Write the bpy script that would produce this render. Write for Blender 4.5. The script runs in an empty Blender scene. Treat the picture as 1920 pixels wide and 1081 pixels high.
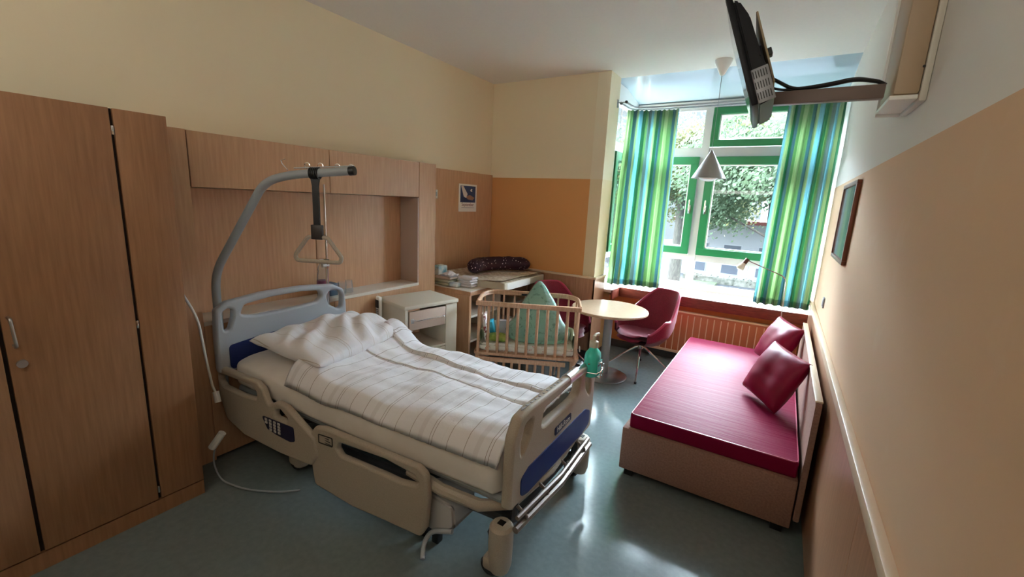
import bpy, bmesh, math, random
from mathutils import Vector, Matrix, Euler, noise
random.seed(7)
sc = bpy.context.scene
COL = sc.collection
R = math.radians

# ---------------------------------------------------------------- camera
F_PX = 809.68
cam_d = bpy.data.cameras.new('camera'); cam = bpy.data.objects.new('camera', cam_d); COL.objects.link(cam)
cam_d.sensor_width = 36.0; cam_d.lens = F_PX / 1920 * 36; cam_d.clip_start = .02; cam_d.clip_end = 300
p_, y_, r_ = 0.200369087, -0.550246109, 0.0487967277
Wv = Vector((math.sin(y_)*math.cos(p_), math.cos(y_)*math.cos(p_), -math.sin(p_)))
Sv = Vector((math.cos(y_), -math.sin(y_), 0)); Uv = Sv.cross(Wv)
S2 = math.cos(r_)*Sv + math.sin(r_)*Uv; U2 = -math.sin(r_)*Sv + math.cos(r_)*Uv
M = Matrix((S2, U2, -Wv)).transposed().to_4x4(); M.translation = Vector((0, 0, 1.75))
cam.matrix_world = M
sc.camera = cam

# ---------------------------------------------------------------- world, exposure
sc.view_settings.view_transform = 'Standard'; sc.view_settings.look = 'None'
sc.view_settings.gamma = 1; sc.view_settings.use_curve_mapping = False
sc.view_settings.exposure = 1.04
sc.cycles.use_denoising = True
sc.cycles.max_bounces = 14; sc.cycles.diffuse_bounces = 8; sc.cycles.glossy_bounces = 5
sc.cycles.transmission_bounces = 8; sc.cycles.transparent_max_bounces = 24
sc.cycles.sample_clamp_indirect = 8
wd = bpy.data.worlds.new('sky'); sc.world = wd; wd.use_nodes = True
nt = wd.node_tree; nt.nodes.clear()
SKY = .90                                            # overall sky strength
tc = nt.nodes.new('ShaderNodeTexCoord'); sx = nt.nodes.new('ShaderNodeSeparateXYZ')
fc = nt.nodes.new('ShaderNodeFloatCurve'); cv = fc.mapping.curves[0]          # brightness by elevation (overcast, bright above the tree line)
cv.points[0].location = (0, .0068); cv.points[1].location = (1, .18)
for q in ((.21, .0072), (.26, .15), (.33, 1.0), (.62, 1.0), (.72, .55), (.85, .28)): cv.points.new(*q)
for q in cv.points: q.handle_type = 'VECTOR'
fc.mapping.update()
az = nt.nodes.new('ShaderNodeMapRange'); az.inputs[1].default_value = -.3; az.inputs[2].default_value = .5; az.inputs[3].default_value = .35; az.inputs[4].default_value = 1
m1 = nt.nodes.new('ShaderNodeMath'); m1.operation = 'MULTIPLY'; m2_ = nt.nodes.new('ShaderNodeMath'); m2_.operation = 'MULTIPLY'; m2_.inputs[1].default_value = 85*SKY
ab = nt.nodes.new('ShaderNodeMath'); ab.operation = 'MAXIMUM'; ab.inputs[1].default_value = 0
bg = nt.nodes.new('ShaderNodeBackground'); bg.inputs[0].default_value = (.76, .88, 1.0, 1)
wo = nt.nodes.new('ShaderNodeOutputWorld')
nt.links.new(tc.outputs['Generated'], sx.inputs[0]); nt.links.new(sx.outputs[2], ab.inputs[0]); nt.links.new(ab.outputs[0], fc.inputs['Value'])
nt.links.new(sx.outputs[1], az.inputs[0]); nt.links.new(fc.outputs[0], m1.inputs[0]); nt.links.new(az.outputs[0], m1.inputs[1])
nt.links.new(m1.outputs[0], m2_.inputs[0]); nt.links.new(m2_.outputs[0], bg.inputs[1]); nt.links.new(bg.outputs[0], wo.inputs[0])
# unseen fill light added behind the camera to brighten the room's deep end
ul_d = bpy.data.lights.new('added_fill_light', 'AREA'); ul_d.shape = 'RECTANGLE'; ul_d.size = 2.6; ul_d.size_y = .2
ul_d.energy = 16; ul_d.color = (1, .965, .92)
ul = bpy.data.objects.new('added_fill_light', ul_d); COL.objects.link(ul)
ul.location = (-1.4, -1.25, 2.20); ul.rotation_euler = (math.pi-.8, 0, 0)

# ---------------------------------------------------------------- materials
def lin(c):
    return tuple((x/12.92 if x <= .04045 else ((x+.055)/1.055)**2.4) for x in c)
def rgb(r, g, b): return lin((r/255, g/255, b/255)) + (1,)
def mat(name, c, rough=.5, metal=0, **kw):
    m = bpy.data.materials.new(name); m.use_nodes = True
    b = m.node_tree.nodes['Principled BSDF']
    b.inputs['Base Color'].default_value = c; b.inputs['Roughness'].default_value = rough
    b.inputs['Metallic'].default_value = metal
    for k, v in kw.items(): b.inputs[k.replace('_', ' ')].default_value = v
    return m
def N(m, t, **kw):
    n = m.node_tree.nodes.new(t)
    for k, v in kw.items(): setattr(n, k, v)
    return n
def L(m, a, b): m.node_tree.links.new(a, b)
def BS(m): return m.node_tree.nodes['Principled BSDF']
def noisy(m, c1, c2, scale=8, sxyz=(1, 1, 1), detail=4, bump=0, lo=.35, hi=.65, coord='Object', dist=.002):
    t = N(m, 'ShaderNodeTexCoord'); mp = N(m, 'ShaderNodeMapping'); mp.inputs['Scale'].default_value = sxyz
    nz = N(m, 'ShaderNodeTexNoise'); nz.inputs['Scale'].default_value = scale; nz.inputs['Detail'].default_value = detail
    cr = N(m, 'ShaderNodeValToRGB'); cr.color_ramp.elements[0].position = lo; cr.color_ramp.elements[1].position = hi
    cr.color_ramp.elements[0].color = c1; cr.color_ramp.elements[1].color = c2
    L(m, t.outputs[coord], mp.inputs[0]); L(m, mp.outputs[0], nz.inputs['Vector']); L(m, nz.outputs[0], cr.inputs[0])
    L(m, cr.outputs[0], BS(m).inputs['Base Color'])
    if bump:
        bp = N(m, 'ShaderNodeBump'); bp.inputs['Strength'].default_value = bump; bp.inputs['Distance'].default_value = dist
        L(m, nz.outputs[0], bp.inputs['Height']); L(m, bp.outputs[0], BS(m).inputs['Normal'])
    return m
def wood(name, c1, c2, rough=.38, s=(11, 11, .7)):
    m = mat(name, c1, rough)
    noisy(m, c1, c2, 6, s, 6, bump=.08, lo=.32, hi=.68)
    return m
WOOD = wood('beech laminate', rgb(188, 144, 108), rgb(202, 158, 122), .33)
BS(WOOD).inputs['Specular IOR Level'].default_value = .6
WOODR = wood('wainscot beech laminate', rgb(166, 122, 92), rgb(184, 140, 110), .3)
WOODL = wood('light beech', rgb(172, 144, 116), rgb(190, 164, 138), .3, (3, 18, 8))
WOODC = wood('oiled beech rods', rgb(184, 142, 112), rgb(208, 168, 138), .4, (14, 14, 3))
WOODD = wood('red brown wood', rgb(112, 50, 38), rgb(142, 70, 52), .35, (2, 14, 14))
WOODF = wood('picture frame wood', rgb(96, 46, 24), rgb(132, 70, 40), .4)
LAM = mat('pale laminate', rgb(214, 204, 190), .3)
PINKL = mat('grey pink laminate', rgb(182, 160, 146), .45)
def plaster(name, c, d=.04, s=60):
    c2 = tuple(min(1, x*(1-d)) for x in c[:3]) + (1,)
    return noisy(mat(name, c, .85), c2, c, s, (1, 1, 1), 3, bump=.25, dist=.001)
CREAM = (rgb(228, 214, 184)); ORANGE = rgb(214, 154, 94); PEACH = rgb(214, 178, 144); OFFW = rgb(222, 219, 212)
def two_tone(name, up, low, zb, scuffs=False):
    m = mat(name, up, .85)
    g = N(m, 'ShaderNodeNewGeometry'); s = N(m, 'ShaderNodeSeparateXYZ')
    gt = N(m, 'ShaderNodeMath', operation='GREATER_THAN'); gt.inputs[1].default_value = zb
    mx = N(m, 'ShaderNodeMix', data_type='RGBA'); mx.inputs[6].default_value = low; mx.inputs[7].default_value = up
    L(m, g.outputs['Position'], s.inputs[0]); L(m, s.outputs[2], gt.inputs[0]); L(m, gt.outputs[0], mx.inputs[0])
    nz = N(m, 'ShaderNodeTexNoise'); nz.inputs['Scale'].default_value = 90
    bp = N(m, 'ShaderNodeBump'); bp.inputs['Strength'].default_value = .3; bp.inputs['Distance'].default_value = .001
    L(m, g.outputs['Position'], nz.inputs['Vector']); L(m, nz.outputs[0], bp.inputs['Height']); L(m, bp.outputs[0], BS(m).inputs['Normal'])
    if scuffs:
        n2 = N(m, 'ShaderNodeTexNoise'); n2.inputs['Scale'].default_value = 3.2; n2.inputs['Detail'].default_value = 5
        mr = N(m, 'ShaderNodeMapRange'); mr.inputs[1].default_value = .62; mr.inputs[2].default_value = .8; mr.inputs[3].default_value = 0; mr.inputs[4].default_value = .35
        m2 = N(m, 'ShaderNodeMix', data_type='RGBA'); m2.inputs[7].default_value = rgb(225, 205, 180)
        L(m, g.outputs['Position'], n2.inputs['Vector']); L(m, n2.outputs[0], mr.inputs[0]); L(m, mr.outputs[0], m2.inputs[0])
        L(m, mx.outputs[2], m2.inputs[6]); L(m, m2.outputs[2], BS(m).inputs['Base Color'])
    else:
        L(m, mx.outputs[2], BS(m).inputs['Base Color'])
    return m
ZB = 2.02
M_LEFT = two_tone('left wall paint', CREAM, CREAM, ZB)
M_BACK = two_tone('back wall paint', CREAM, ORANGE, ZB)
M_RIGHT = two_tone('right wall paint', OFFW, PEACH, 2.008, True)
M_CEIL = plaster('ceiling paint', rgb(226, 224, 219), .02, 40)
M_RET = two_tone('return wall paint', rgb(232, 222, 196), rgb(228, 212, 176), ZB)
M_BAYW = plaster('bay wall paint', rgb(206, 128, 70), .04)
M_FLOOR = noisy(mat('linoleum', rgb(100, 112, 112), .14), rgb(108, 120, 121), rgb(118, 130, 130), 30, (1, 1, 1), 8, bump=.03, lo=.3, hi=.7)
BS(M_FLOOR).inputs['Specular IOR Level'].default_value = .75
DARKB = mat('dark skirting', rgb(62, 60, 60), .4)
WHITE = mat('white lacquer', rgb(232, 232, 230), .3)
GLOSSW = mat('glossy white panel', rgb(176, 194, 206), .2, Specular_IOR_Level=.4, Coat_Weight=.15, Coat_Roughness=.1)
GREEN = mat('green window frame', rgb(28, 104, 62), .3)
MULL = mat('pale grey window profile', rgb(180, 177, 178), .35)
CHROME = mat('chrome', (.75, .75, .77, 1), .12, 1)
STEEL = mat('brushed steel', (.55, .55, .56, 1), .32, 1)
BEIGEP = noisy(mat('warm grey plastic', rgb(176, 164, 148), .45), rgb(170, 158, 142), rgb(180, 168, 152), 200, bump=.1)
GREYP = mat('light grey plastic', rgb(172, 178, 186), .38)
GREYM = mat('grey lacquered steel', rgb(150, 156, 160), .4)
DGREY = mat('dark grey steel', rgb(58, 60, 64), .45)
BLACK = mat('black plastic', rgb(20, 20, 22), .4)
BLACKG = mat('satin black plastic', rgb(16, 17, 22), .45, Specular_IOR_Level=.25)
BLUE = mat('blue panel', rgb(28, 46, 108), .4)
CABP = mat('cream laminate', rgb(206, 197, 180), .38)
WHITEC = mat('white plastic', rgb(236, 234, 228), .35)
PINK = mat('crimson leatherette', rgb(150, 12, 62), .45, Specular_IOR_Level=.3)
noisy(PINK, rgb(122, 6, 46), rgb(136, 12, 56), 4, bump=0)
CRIM = noisy(mat('crimson felt', rgb(132, 14, 48), .6, Sheen_Weight=.15), rgb(122, 10, 42), rgb(142, 20, 56), 120, bump=.15)
CRIMP = mat('crimson edge piping', rgb(176, 60, 90), .35)
SKIN = mat('pale beech edge', rgb(212, 188, 160), .4)

def leather_wrinkle():
    m = mat('crimson leatherette sheet', rgb(122, 10, 52), .55, Specular_IOR_Level=.08)
    t = N(m, 'ShaderNodeTexCoord'); mp = N(m, 'ShaderNodeMapping'); mp.inputs['Scale'].default_value = (1.2, 14, 1)
    nz = N(m, 'ShaderNodeTexNoise'); nz.inputs['Scale'].default_value = 1.6; nz.inputs['Detail'].default_value = 3; nz.inputs['Distortion'].default_value = .6
    bp = N(m, 'ShaderNodeBump'); bp.inputs['Strength'].default_value = .35; bp.inputs['Distance'].default_value = .012
    L(m, t.outputs['Object'], mp.inputs[0]); L(m, mp.outputs[0], nz.inputs['Vector']); L(m, nz.outputs[0], bp.inputs['Height']); L(m, bp.outputs[0], BS(m).inputs['Normal'])
    return m
PINKM = leather_wrinkle()

def linen(name, axis=0, base=rgb(232, 230, 234), line=rgb(140, 124, 118), period=.31):
    m = mat(name, base, .85, Sheen_Weight=.1)
    t = N(m, 'ShaderNodeTexCoord'); s = N(m, 'ShaderNodeSeparateXYZ'); L(m, t.outputs['Object'], s.inputs[0])
    dv = N(m, 'ShaderNodeMath', operation='DIVIDE'); dv.inputs[1].default_value = period
    fr = N(m, 'ShaderNodeMath', operation='FRACT'); L(m, s.outputs[axis], dv.inputs[0]); L(m, dv.outputs[0], fr.inputs[0])
    cr = N(m, 'ShaderNodeValToRGB'); cr.color_ramp.interpolation = 'CONSTANT'; e = cr.color_ramp.elements
    soft = tuple(.85*a+.15*b for a, b in zip(base, line))
    pts = [(0, base), (.10, line), (.108, base), (.26, soft), (.34, base), (.47, line), (.478, base), (.52, line), (.528, base), (.70, soft), (.705, base), (.80, line), (.808, base), (.93, base)]
    e[0].position = 0; e[0].color = base; e[1].position = pts[1][0]; e[1].color = pts[1][1]
    for p, c in pts[2:]:
        q = e.new(p); q.color = c
    L(m, fr.outputs[0], cr.inputs[0]); L(m, cr.outputs[0], BS(m).inputs['Base Color'])
    nz = N(m, 'ShaderNodeTexNoise'); nz.inputs['Scale'].default_value = 9; nz.inputs['Detail'].default_value = 4
    bp = N(m, 'ShaderNodeBump'); bp.inputs['Strength'].default_value = .25; bp.inputs['Distance'].default_value = .02
    L(m, t.outputs['Object'], nz.inputs['Vector']); L(m, nz.outputs[0], bp.inputs['Height']); L(m, bp.outputs[0], BS(m).inputs['Normal'])
    return m
LINEN = linen('striped bed linen'); LINENP = linen('striped pillow linen', 1, line=rgb(196, 184, 176), period=.34)
SHEET = noisy(mat('white fitted sheet', rgb(226, 218, 212), .85), rgb(220, 213, 206), rgb(230, 224, 218), 5, bump=.3, dist=.01)

def curtain_mat():
    m = bpy.data.materials.new('striped curtain cloth'); m.use_nodes = True; n = m.node_tree.nodes; b = BS(m)
    b.inputs['Roughness'].default_value = .8
    uv = N(m, 'ShaderNodeUVMap'); s = N(m, 'ShaderNodeSeparateXYZ'); L(m, uv.outputs[0], s.inputs[0])
    fr = N(m, 'ShaderNodeMath', operation='FRACT'); L(m, s.outputs[0], fr.inputs[0])
    cr = N(m, 'ShaderNodeValToRGB'); cr.color_ramp.interpolation = 'CONSTANT'; e = cr.color_ramp.elements
    G1, G2, G3, B1, B2, B3 = rgb(140, 176, 134), rgb(92, 152, 120), rgb(178, 200, 164), rgb(158, 202, 210), rgb(108, 146, 152), rgb(142, 164, 160)
    seq = [(0, G3), (.10, G1), (.19, B2), (.27, G3), (.33, B1), (.44, G2), (.52, G1), (.58, B3), (.66, B1), (.72, G3), (.80, G2), (.86, B2), (.93, G1)]
    e[0].position = 0; e[0].color = seq[0][1]; e[1].position = seq[1][0]; e[1].color = seq[1][1]
    for p, c in seq[2:]: q = e.new(p); q.color = c
    L(m, fr.outputs[0], cr.inputs[0])
    hm = N(m, 'ShaderNodeMath', operation='GREATER_THAN'); hm.inputs[1].default_value = .968; L(m, s.outputs[1], hm.inputs[0])
    hx = N(m, 'ShaderNodeMix', data_type='RGBA', blend_type='MULTIPLY'); hx.inputs[7].default_value = (.62, .68, .68, 1)
    L(m, hm.outputs[0], hx.inputs[0]); L(m, cr.outputs[0], hx.inputs[6]); L(m, hx.outputs[2], b.inputs['Base Color'])
    tr = N(m, 'ShaderNodeBsdfTranslucent'); L(m, hx.outputs[2], tr.inputs[0])
    mx = N(m, 'ShaderNodeMixShader'); mx.inputs[0].default_value = .5
    out = [x for x in n if x.type == 'OUTPUT_MATERIAL'][0]
    L(m, b.outputs[0], mx.inputs[1]); L(m, tr.outputs[0], mx.inputs[2]); L(m, mx.outputs[0], out.inputs[0])
    return m
CURT = curtain_mat()
def glass_mat(name, tint=(.93, .96, .96, 1), refl=.5):
    m = bpy.data.materials.new(name); m.use_nodes = True; n = m.node_tree.nodes
    out = [x for x in n if x.type == 'OUTPUT_MATERIAL'][0]
    t = N(m, 'ShaderNodeBsdfTransparent'); t.inputs[0].default_value = tint
    g = N(m, 'ShaderNodeBsdfGlossy'); g.inputs['Roughness'].default_value = .02
    lw = N(m, 'ShaderNodeLayerWeight'); lw.inputs[0].default_value = .25
    ml = N(m, 'ShaderNodeMath', operation='MULTIPLY'); ml.inputs[1].default_value = refl
    mx = N(m, 'ShaderNodeMixShader'); L(m, lw.outputs['Fresnel'], ml.inputs[0]); L(m, ml.outputs[0], mx.inputs[0])
    L(m, t.outputs[0], mx.inputs[1]); L(m, g.outputs[0], mx.inputs[2]); L(m, mx.outputs[0], out.inputs[0])
    return m
GLASS = glass_mat('window glass'); CLEAR = glass_mat('clear thin plastic', (.95, .96, .97, 1), .8)
def cloudy(m, f, col=(.9, .93, .95, 1)):
    out = [x for x in m.node_tree.nodes if x.type == 'OUTPUT_MATERIAL'][0]; src = out.inputs[0].links[0].from_socket
    d_ = N(m, 'ShaderNodeBsdfDiffuse'); d_.inputs[0].default_value = col; x_ = N(m, 'ShaderNodeMixShader'); x_.inputs[0].default_value = f
    L(m, src, x_.inputs[1]); L(m, d_.outputs[0], x_.inputs[2]); L(m, x_.outputs[0], out.inputs[0])
cloudy(CLEAR, .10)
FILM = glass_mat('clear plastic film', (.96, 1, .99, 1), 2.2)
for n_ in FILM.node_tree.nodes:
    if n_.type == 'BSDF_GLOSSY':
        n_.inputs['Roughness'].default_value = .18; bpf = N(FILM, 'ShaderNodeBump'); nzf = N(FILM, 'ShaderNodeTexNoise'); nzf.inputs['Scale'].default_value = 14; nzf.inputs['Distortion'].default_value = 1.5
        bpf.inputs['Distance'].default_value = .03; bpf.inputs['Strength'].default_value = 1; L(FILM, nzf.outputs[0], bpf.inputs['Height']); L(FILM, bpf.outputs[0], n_.inputs['Normal'])
cloudy(FILM, .10, (.8, .95, .95, 1))

# ---------------------------------------------------------------- mesh builder
class MB:
    def __init__(s): s.bm = bmesh.new()
    def _merge(s, b, mtx=None):
        if mtx is not None: bmesh.ops.transform(b, matrix=mtx, verts=b.verts)
        me = bpy.data.meshes.new('t'); b.to_mesh(me); b.free(); s.bm.from_mesh(me); bpy.data.meshes.remove(me)
    def box(s, x0, x1, y0, y1, z0, z1, bev=0, seg=2, mtx=None):
        b = bmesh.new(); bmesh.ops.create_cube(b, size=1)
        for v in b.verts: v.co = Vector(((x0+x1)/2 + v.co.x*(x1-x0), (y0+y1)/2 + v.co.y*(y1-y0), (z0+z1)/2 + v.co.z*(z1-z0)))
        if bev: bmesh.ops.bevel(b, geom=b.edges[:], offset=bev, segments=seg, profile=.5, affect='EDGES')
        s._merge(b, mtx); return s
    def tube(s, pts, r, n=12, closed=False, caps=True):
        pts = [Vector(p) for p in pts]; k = len(pts); rs = r if isinstance(r, (list, tuple)) else [r]*k
        rings = []; prev = None
        for i, p in enumerate(pts):
            if closed: t = (pts[(i+1) % k]-pts[i-1])
            else: t = pts[min(i+1, k-1)]-pts[max(i-1, 0)]
            t.normalize()
            if prev is None:
                a = Vector((0, 0, 1)) if abs(t.z) < .9 else Vector((1, 0, 0))
                u = t.cross(a).normalized()
            else: u = (prev - t*prev.dot(t)).normalized()
            prev = u; w = t.cross(u)
            rings.append([s.bm.verts.new(p + (u*math.cos(2*math.pi*j/n) + w*math.sin(2*math.pi*j/n))*rs[i]) for j in range(n)])
        m = k if closed else k-1
        for i in range(m):
            A, B = rings[i], rings[(i+1) % k]
            for j in range(n): s.bm.faces.new((A[j], A[(j+1) % n], B[(j+1) % n], B[j]))
        if caps and not closed: s.bm.faces.new(rings[0][::-1]); s.bm.faces.new(rings[-1])
        return s
    def cyl(s, a, b, r, n=20): return s.tube([a, b], r, n)
    def lathe(s, prof, n=32, c=(0, 0, 0), mtx=None):
        b = bmesh.new(); rings = []
        for r, z in prof:
            rings.append([b.verts.new((c[0]+r*math.cos(2*math.pi*j/n), c[1]+r*math.sin(2*math.pi*j/n), c[2]+z)) for j in range(n)] if r > 1e-6 else [b.verts.new((c[0], c[1], c[2]+z))])
        for A, B in zip(rings, rings[1:]):
            if len(A) == 1 and len(B) == 1: continue
            for j in range(n):
                k = (j+1) % n
                if len(A) == 1: b.faces.new((A[0], B[k], B[j]))
                elif len(B) == 1: b.faces.new((A[j], A[k], B[0]))
                else: b.faces.new((A[j], A[k], B[k], B[j]))
        s._merge(b, mtx); return s
    def prism(s, poly, h0, h1, axis='z', bev=0):
        b = bmesh.new()
        def P(a, c, h): return {'z': (a, c, h), 'y': (a, h, c), 'x': (h, a, c)}[axis]
        A = [b.verts.new(P(*q, h0)) for q in poly]; B = [b.verts.new(P(*q, h1)) for q in poly]
        n = len(poly); b.faces.new(A[::-1]); b.faces.new(B)
        for j in range(n): b.faces.new((A[j], A[(j+1) % n], B[(j+1) % n], B[j]))
        bmesh.ops.recalc_face_normals(b, faces=b.faces[:])
        if bev: bmesh.ops.bevel(b, geom=[e for e in b.edges], offset=bev, segments=2, affect='EDGES')
        s._merge(b); return s
    def grid(s, fn, nu, nv, closed_u=False):
        g = [[s.bm.verts.new(fn(i/(nu-1 if not closed_u else nu), j/(nv-1))) for j in range(nv)] for i in range(nu)]
        for i in range(nu if closed_u else nu-1):
            for j in range(nv-1):
                k = (i+1) % nu; s.bm.faces.new((g[i][j], g[k][j], g[k][j+1], g[i][j+1]))
        return s
    def build(s, name, m, parent=None, smooth=None, loc=None, sub=0, rot=None, recalc=True, weld=0):
        if weld: bmesh.ops.remove_doubles(s.bm, verts=s.bm.verts[:], dist=weld)
        if recalc: bmesh.ops.recalc_face_normals(s.bm, faces=s.bm.faces[:])
        me = bpy.data.meshes.new(name); s.bm.to_mesh(me); s.bm.free()
        o = bpy.data.objects.new(name, me); COL.objects.link(o); me.materials.append(m)
        if smooth is None: smooth = 35
        if smooth:
            for p in me.polygons: p.use_smooth = True
            if smooth < 180:
                try: me.set_sharp_from_angle(angle=R(smooth))
                except Exception: pass
        if parent: o.parent = parent
        if loc: o.location = loc
        if rot: o.rotation_euler = rot
        if sub:
            md = o.modifiers.new('subdivision', 'SUBSURF'); md.levels = sub; md.render_levels = sub
        return o
def tag(o, label=None, cat=None, group=None, kind=None):
    for k, v in (('label', label), ('category', cat), ('group', group), ('kind', kind)):
        if v: o[k] = v
    return o
def thing(name, label, cat, loc=(0, 0, 0), rz=0, group=None):
    o = bpy.data.objects.new(name, None); COL.objects.link(o); o.empty_display_size = .1
    o.location = loc; o.rotation_euler = (0, 0, rz); return tag(o, label, cat, group)
def st(name, mb, m, **k):
    o = mb.build(name, m, **k); o['kind'] = 'structure'; return o
def copy_tree(o, parent=None):
    c = o.copy(); COL.objects.link(c); c.parent = parent
    for ch in list(o.children): copy_tree(ch, c)
    return c
def rpoly(pts, r, seg=6):
    out = []; n = len(pts); rr = r if isinstance(r, (list, tuple)) else [r]*n
    for i in range(n):
        p = Vector(pts[i]); a = Vector(pts[i-1])-p; b = Vector(pts[(i+1) % n])-p
        la, lb = a.length, b.length; a.normalize(); b.normalize()
        ang = a.angle(b); d = min(rr[i]/max(math.tan(ang/2), .05), la*.48, lb*.48)
        A = p+a*d; B = p+b*d
        for k in range(seg+1):
            t = k/seg; out.append(tuple((1-t)**2*A + 2*t*(1-t)*p + t*t*B))
    return out
def plate(name, outer, holes, thick, bev, m, mtx, parent):
    """flat rounded plate with holes: outline in (a, b), thickness about 0, placed by mtx"""
    cu = bpy.data.curves.new('t', 'CURVE'); cu.dimensions = '2D'; cu.fill_mode = 'BOTH'
    cu.extrude = max(thick/2-bev, .0005); cu.bevel_depth = bev; cu.bevel_resolution = 2; cu.offset = -bev
    for pl in [outer]+holes:
        sp = cu.splines.new('POLY'); sp.points.add(len(pl)-1)
        for i, q in enumerate(pl): sp.points[i].co = (q[0], q[1], 0, 1)
        sp.use_cyclic_u = True
    t = bpy.data.objects.new('t', cu); COL.objects.link(t)
    dg = bpy.context.evaluated_depsgraph_get(); me = bpy.data.meshes.new_from_object(t.evaluated_get(dg))
    bpy.data.objects.remove(t); bpy.data.curves.remove(cu)
    me.transform(mtx); me.name = name
    me.materials.clear(); me.materials.append(m)
    o = bpy.data.objects.new(name, me); COL.objects.link(o); o.parent = parent
    for p in me.polygons: p.use_smooth = True
    try: me.set_sharp_from_angle(angle=R(50))
    except Exception: pass
    return o
def frame_m(ax, ay, origin=(0, 0, 0)):
    ax = Vector(ax).normalized(); ay = Vector(ay).normalized(); az = ax.cross(ay)
    m = Matrix((ax, ay, az)).transposed().to_4x4(); m.translation = Vector(origin); return m
def text(name, body, size, m, mtx, parent, ext=.0006, align='CENTER'):
    cu = bpy.data.curves.new('t', 'FONT'); cu.body = body; cu.size = size; cu.extrude = ext; cu.align_x = align; cu.align_y = 'CENTER'; cu.resolution_u = 3
    t = bpy.data.objects.new('t', cu); COL.objects.link(t)
    dg = bpy.context.evaluated_depsgraph_get(); me = bpy.data.meshes.new_from_object(t.evaluated_get(dg))
    bpy.data.objects.remove(t); bpy.data.curves.remove(cu); me.transform(mtx); me.name = name
    me.materials.clear(); me.materials.append(m)
    o = bpy.data.objects.new(name, me); COL.objects.link(o); o.parent = parent; return o
def arc(c, r, a0, a1, n, f): return [f(c[0]+r*math.cos(a0+(a1-a0)*i/n), c[1]+r*math.sin(a0+(a1-a0)*i/n)) for i in range(n+1)]
def fillet(pts, r, seg=6):
    pts = [Vector(p) for p in pts]; out = [pts[0]]
    for i in range(1, len(pts)-1):
        p = pts[i]; a = pts[i-1]-p; b = pts[i+1]-p; d = min(r, a.length*.49, b.length*.49); A = p+a.normalized()*d; B = p+b.normalized()*d
        for k in range(seg+1):
            t = k/seg; out.append((1-t)**2*A+2*t*(1-t)*p+t*t*B)
    return out+[pts[-1]]

# ---------------------------------------------------------------- room shell
XL, XR, YB, YR, ZC = -3.18, .35, 4.55, -1.4, 3.10     # left, right, back, rear, ceiling
XC, YE, YW, YG = -1.72, 4.85, 5.20, 5.62             # bay corner, return end, radiator wall, window plane
st('floor', MB().box(XL-.15, XR+.15, YR-.15, YW+.2, -.1, 0), M_FLOOR)
st('wall_left', MB().box(XL-.15, XL, YR-.15, YB+.15, 0, ZC+.1), M_LEFT)
st('wall_back', MB().box(XL, XC-.1405, YB, YB+.15, 0, ZC+.1), M_BACK)
st('wall_return', MB().box(XC-.14, XC, YB, YE, 0, ZC+.1), M_RET)
st('wall_right', MB().box(XR, XR+.15, YR-.15, YG+.15, 0, ZC+.1), M_RIGHT)
st('wall_rear', MB().box(XL, XR, YR-.15, YR, 0, ZC+.1), M_LEFT)
st('ceiling', MB().box(XL-.15, XR+.15, YR-.15, YE, ZC, ZC+.15), M_CEIL)
BXL = XC-.02                                          # bay's left inner face
st('wall_bay', MB().box(BXL-.12, XR, YW, YW+.15, 0, .74), M_BAYW)
st('wall_bay_left', MB().box(BXL-.12, BXL, YE, YW, 0, .74), plaster('bay cheek paint', rgb(226, 200, 140)))
# glossy bay ceiling, dropping a little towards the window
b = MB(); b.prism([(YE, ZC+.005), (YG+.1, 2.975), (YG+.1, 3.08), (YE, 3.2)], BXL-.15, XR, 'x'); st('ceiling_bay', b, GLOSSW)
# skirtings and wainscot
st('baseboard_bay', MB().box(BXL+.015, XR-.002, YW-.015, YW-.001, 0, .09), DARKB)
st('baseboard_left', MB().box(XL+.001, XL+.05, 3.26, 3.40, 0, .09), DARKB)
b = MB().box(XL+.001, XL+.03, 3.262, YB-.004, .0, 2.045); st('trim_1', b, WOOD)
b = MB()
for x0, x1 in ((XL+.031, -2.50), (-2.498, -1.96), (-1.958, XC+.02)): b.box(x0, x1, YB-.022, YB-.001, .09, .93)
b.box(XC+.0015, XC+.022, YB-.022, YE-.005, .09, .93); st('trim_2', b, WOODR)
st('baseboard_back', MB().box(XL+.031, XC+.02, YB-.02, YB-.001, 0, .088), DARKB)
b = MB().box(XL+.031, XC+.03, YB-.03, YB-.001, .931, .955, .003); b.box(XC+.0015, XC+.034, YB-.032, YE-.003, .931, .955, .003); st('trim_3', b, SKIN)
b = MB(); ys = [YR+.002, -.35, .55, 1.62, 2.7, 3.8, 4.9, 5.13]
for y0, y1 in zip(ys, ys[1:]): b.box(XR-.018, XR-.001, y0, y1-.003, .02, .885)
st('trim_4', b, WOODR)
st('trim_5', MB().box(XR-.032, XR-.001, YR+.002, 5.13, .888, .935, .006), SKIN)
# sill
st('trim_6', MB().box(BXL+.001, XR-.001, 5.13, YG-.03, .745, .779, .004), LAM)
st('trim_7', MB().box(BXL+.03, XR-.001, 5.105, 5.129, .665, .779, .004), WOODD)
st('trim_8', MB().box(BXL+.001, BXL+.13, YE+.003, 5.129, .745, .779, .004), LAM)
st('trim_9', MB().box(BXL+.131, BXL+.15, YE+.003, 5.104, .665, .779, .004), WOODD)

up = thing('fill_light_trough', 'white trough made up to house the added fill light behind the camera', 'lamp', (-1.4, YR, 2.05))  # housing invented for the added fill light, out of view
MB().box(-1.35, 1.35, .001, .27, 0, .02, .004).box(-1.35, 1.35, .25, .27, .02, .13, .003).box(-1.35, -1.33, .02, .25, .02, .13).box(1.33, 1.35, .02, .25, .02, .13).build('trough', WHITE, up)

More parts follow.
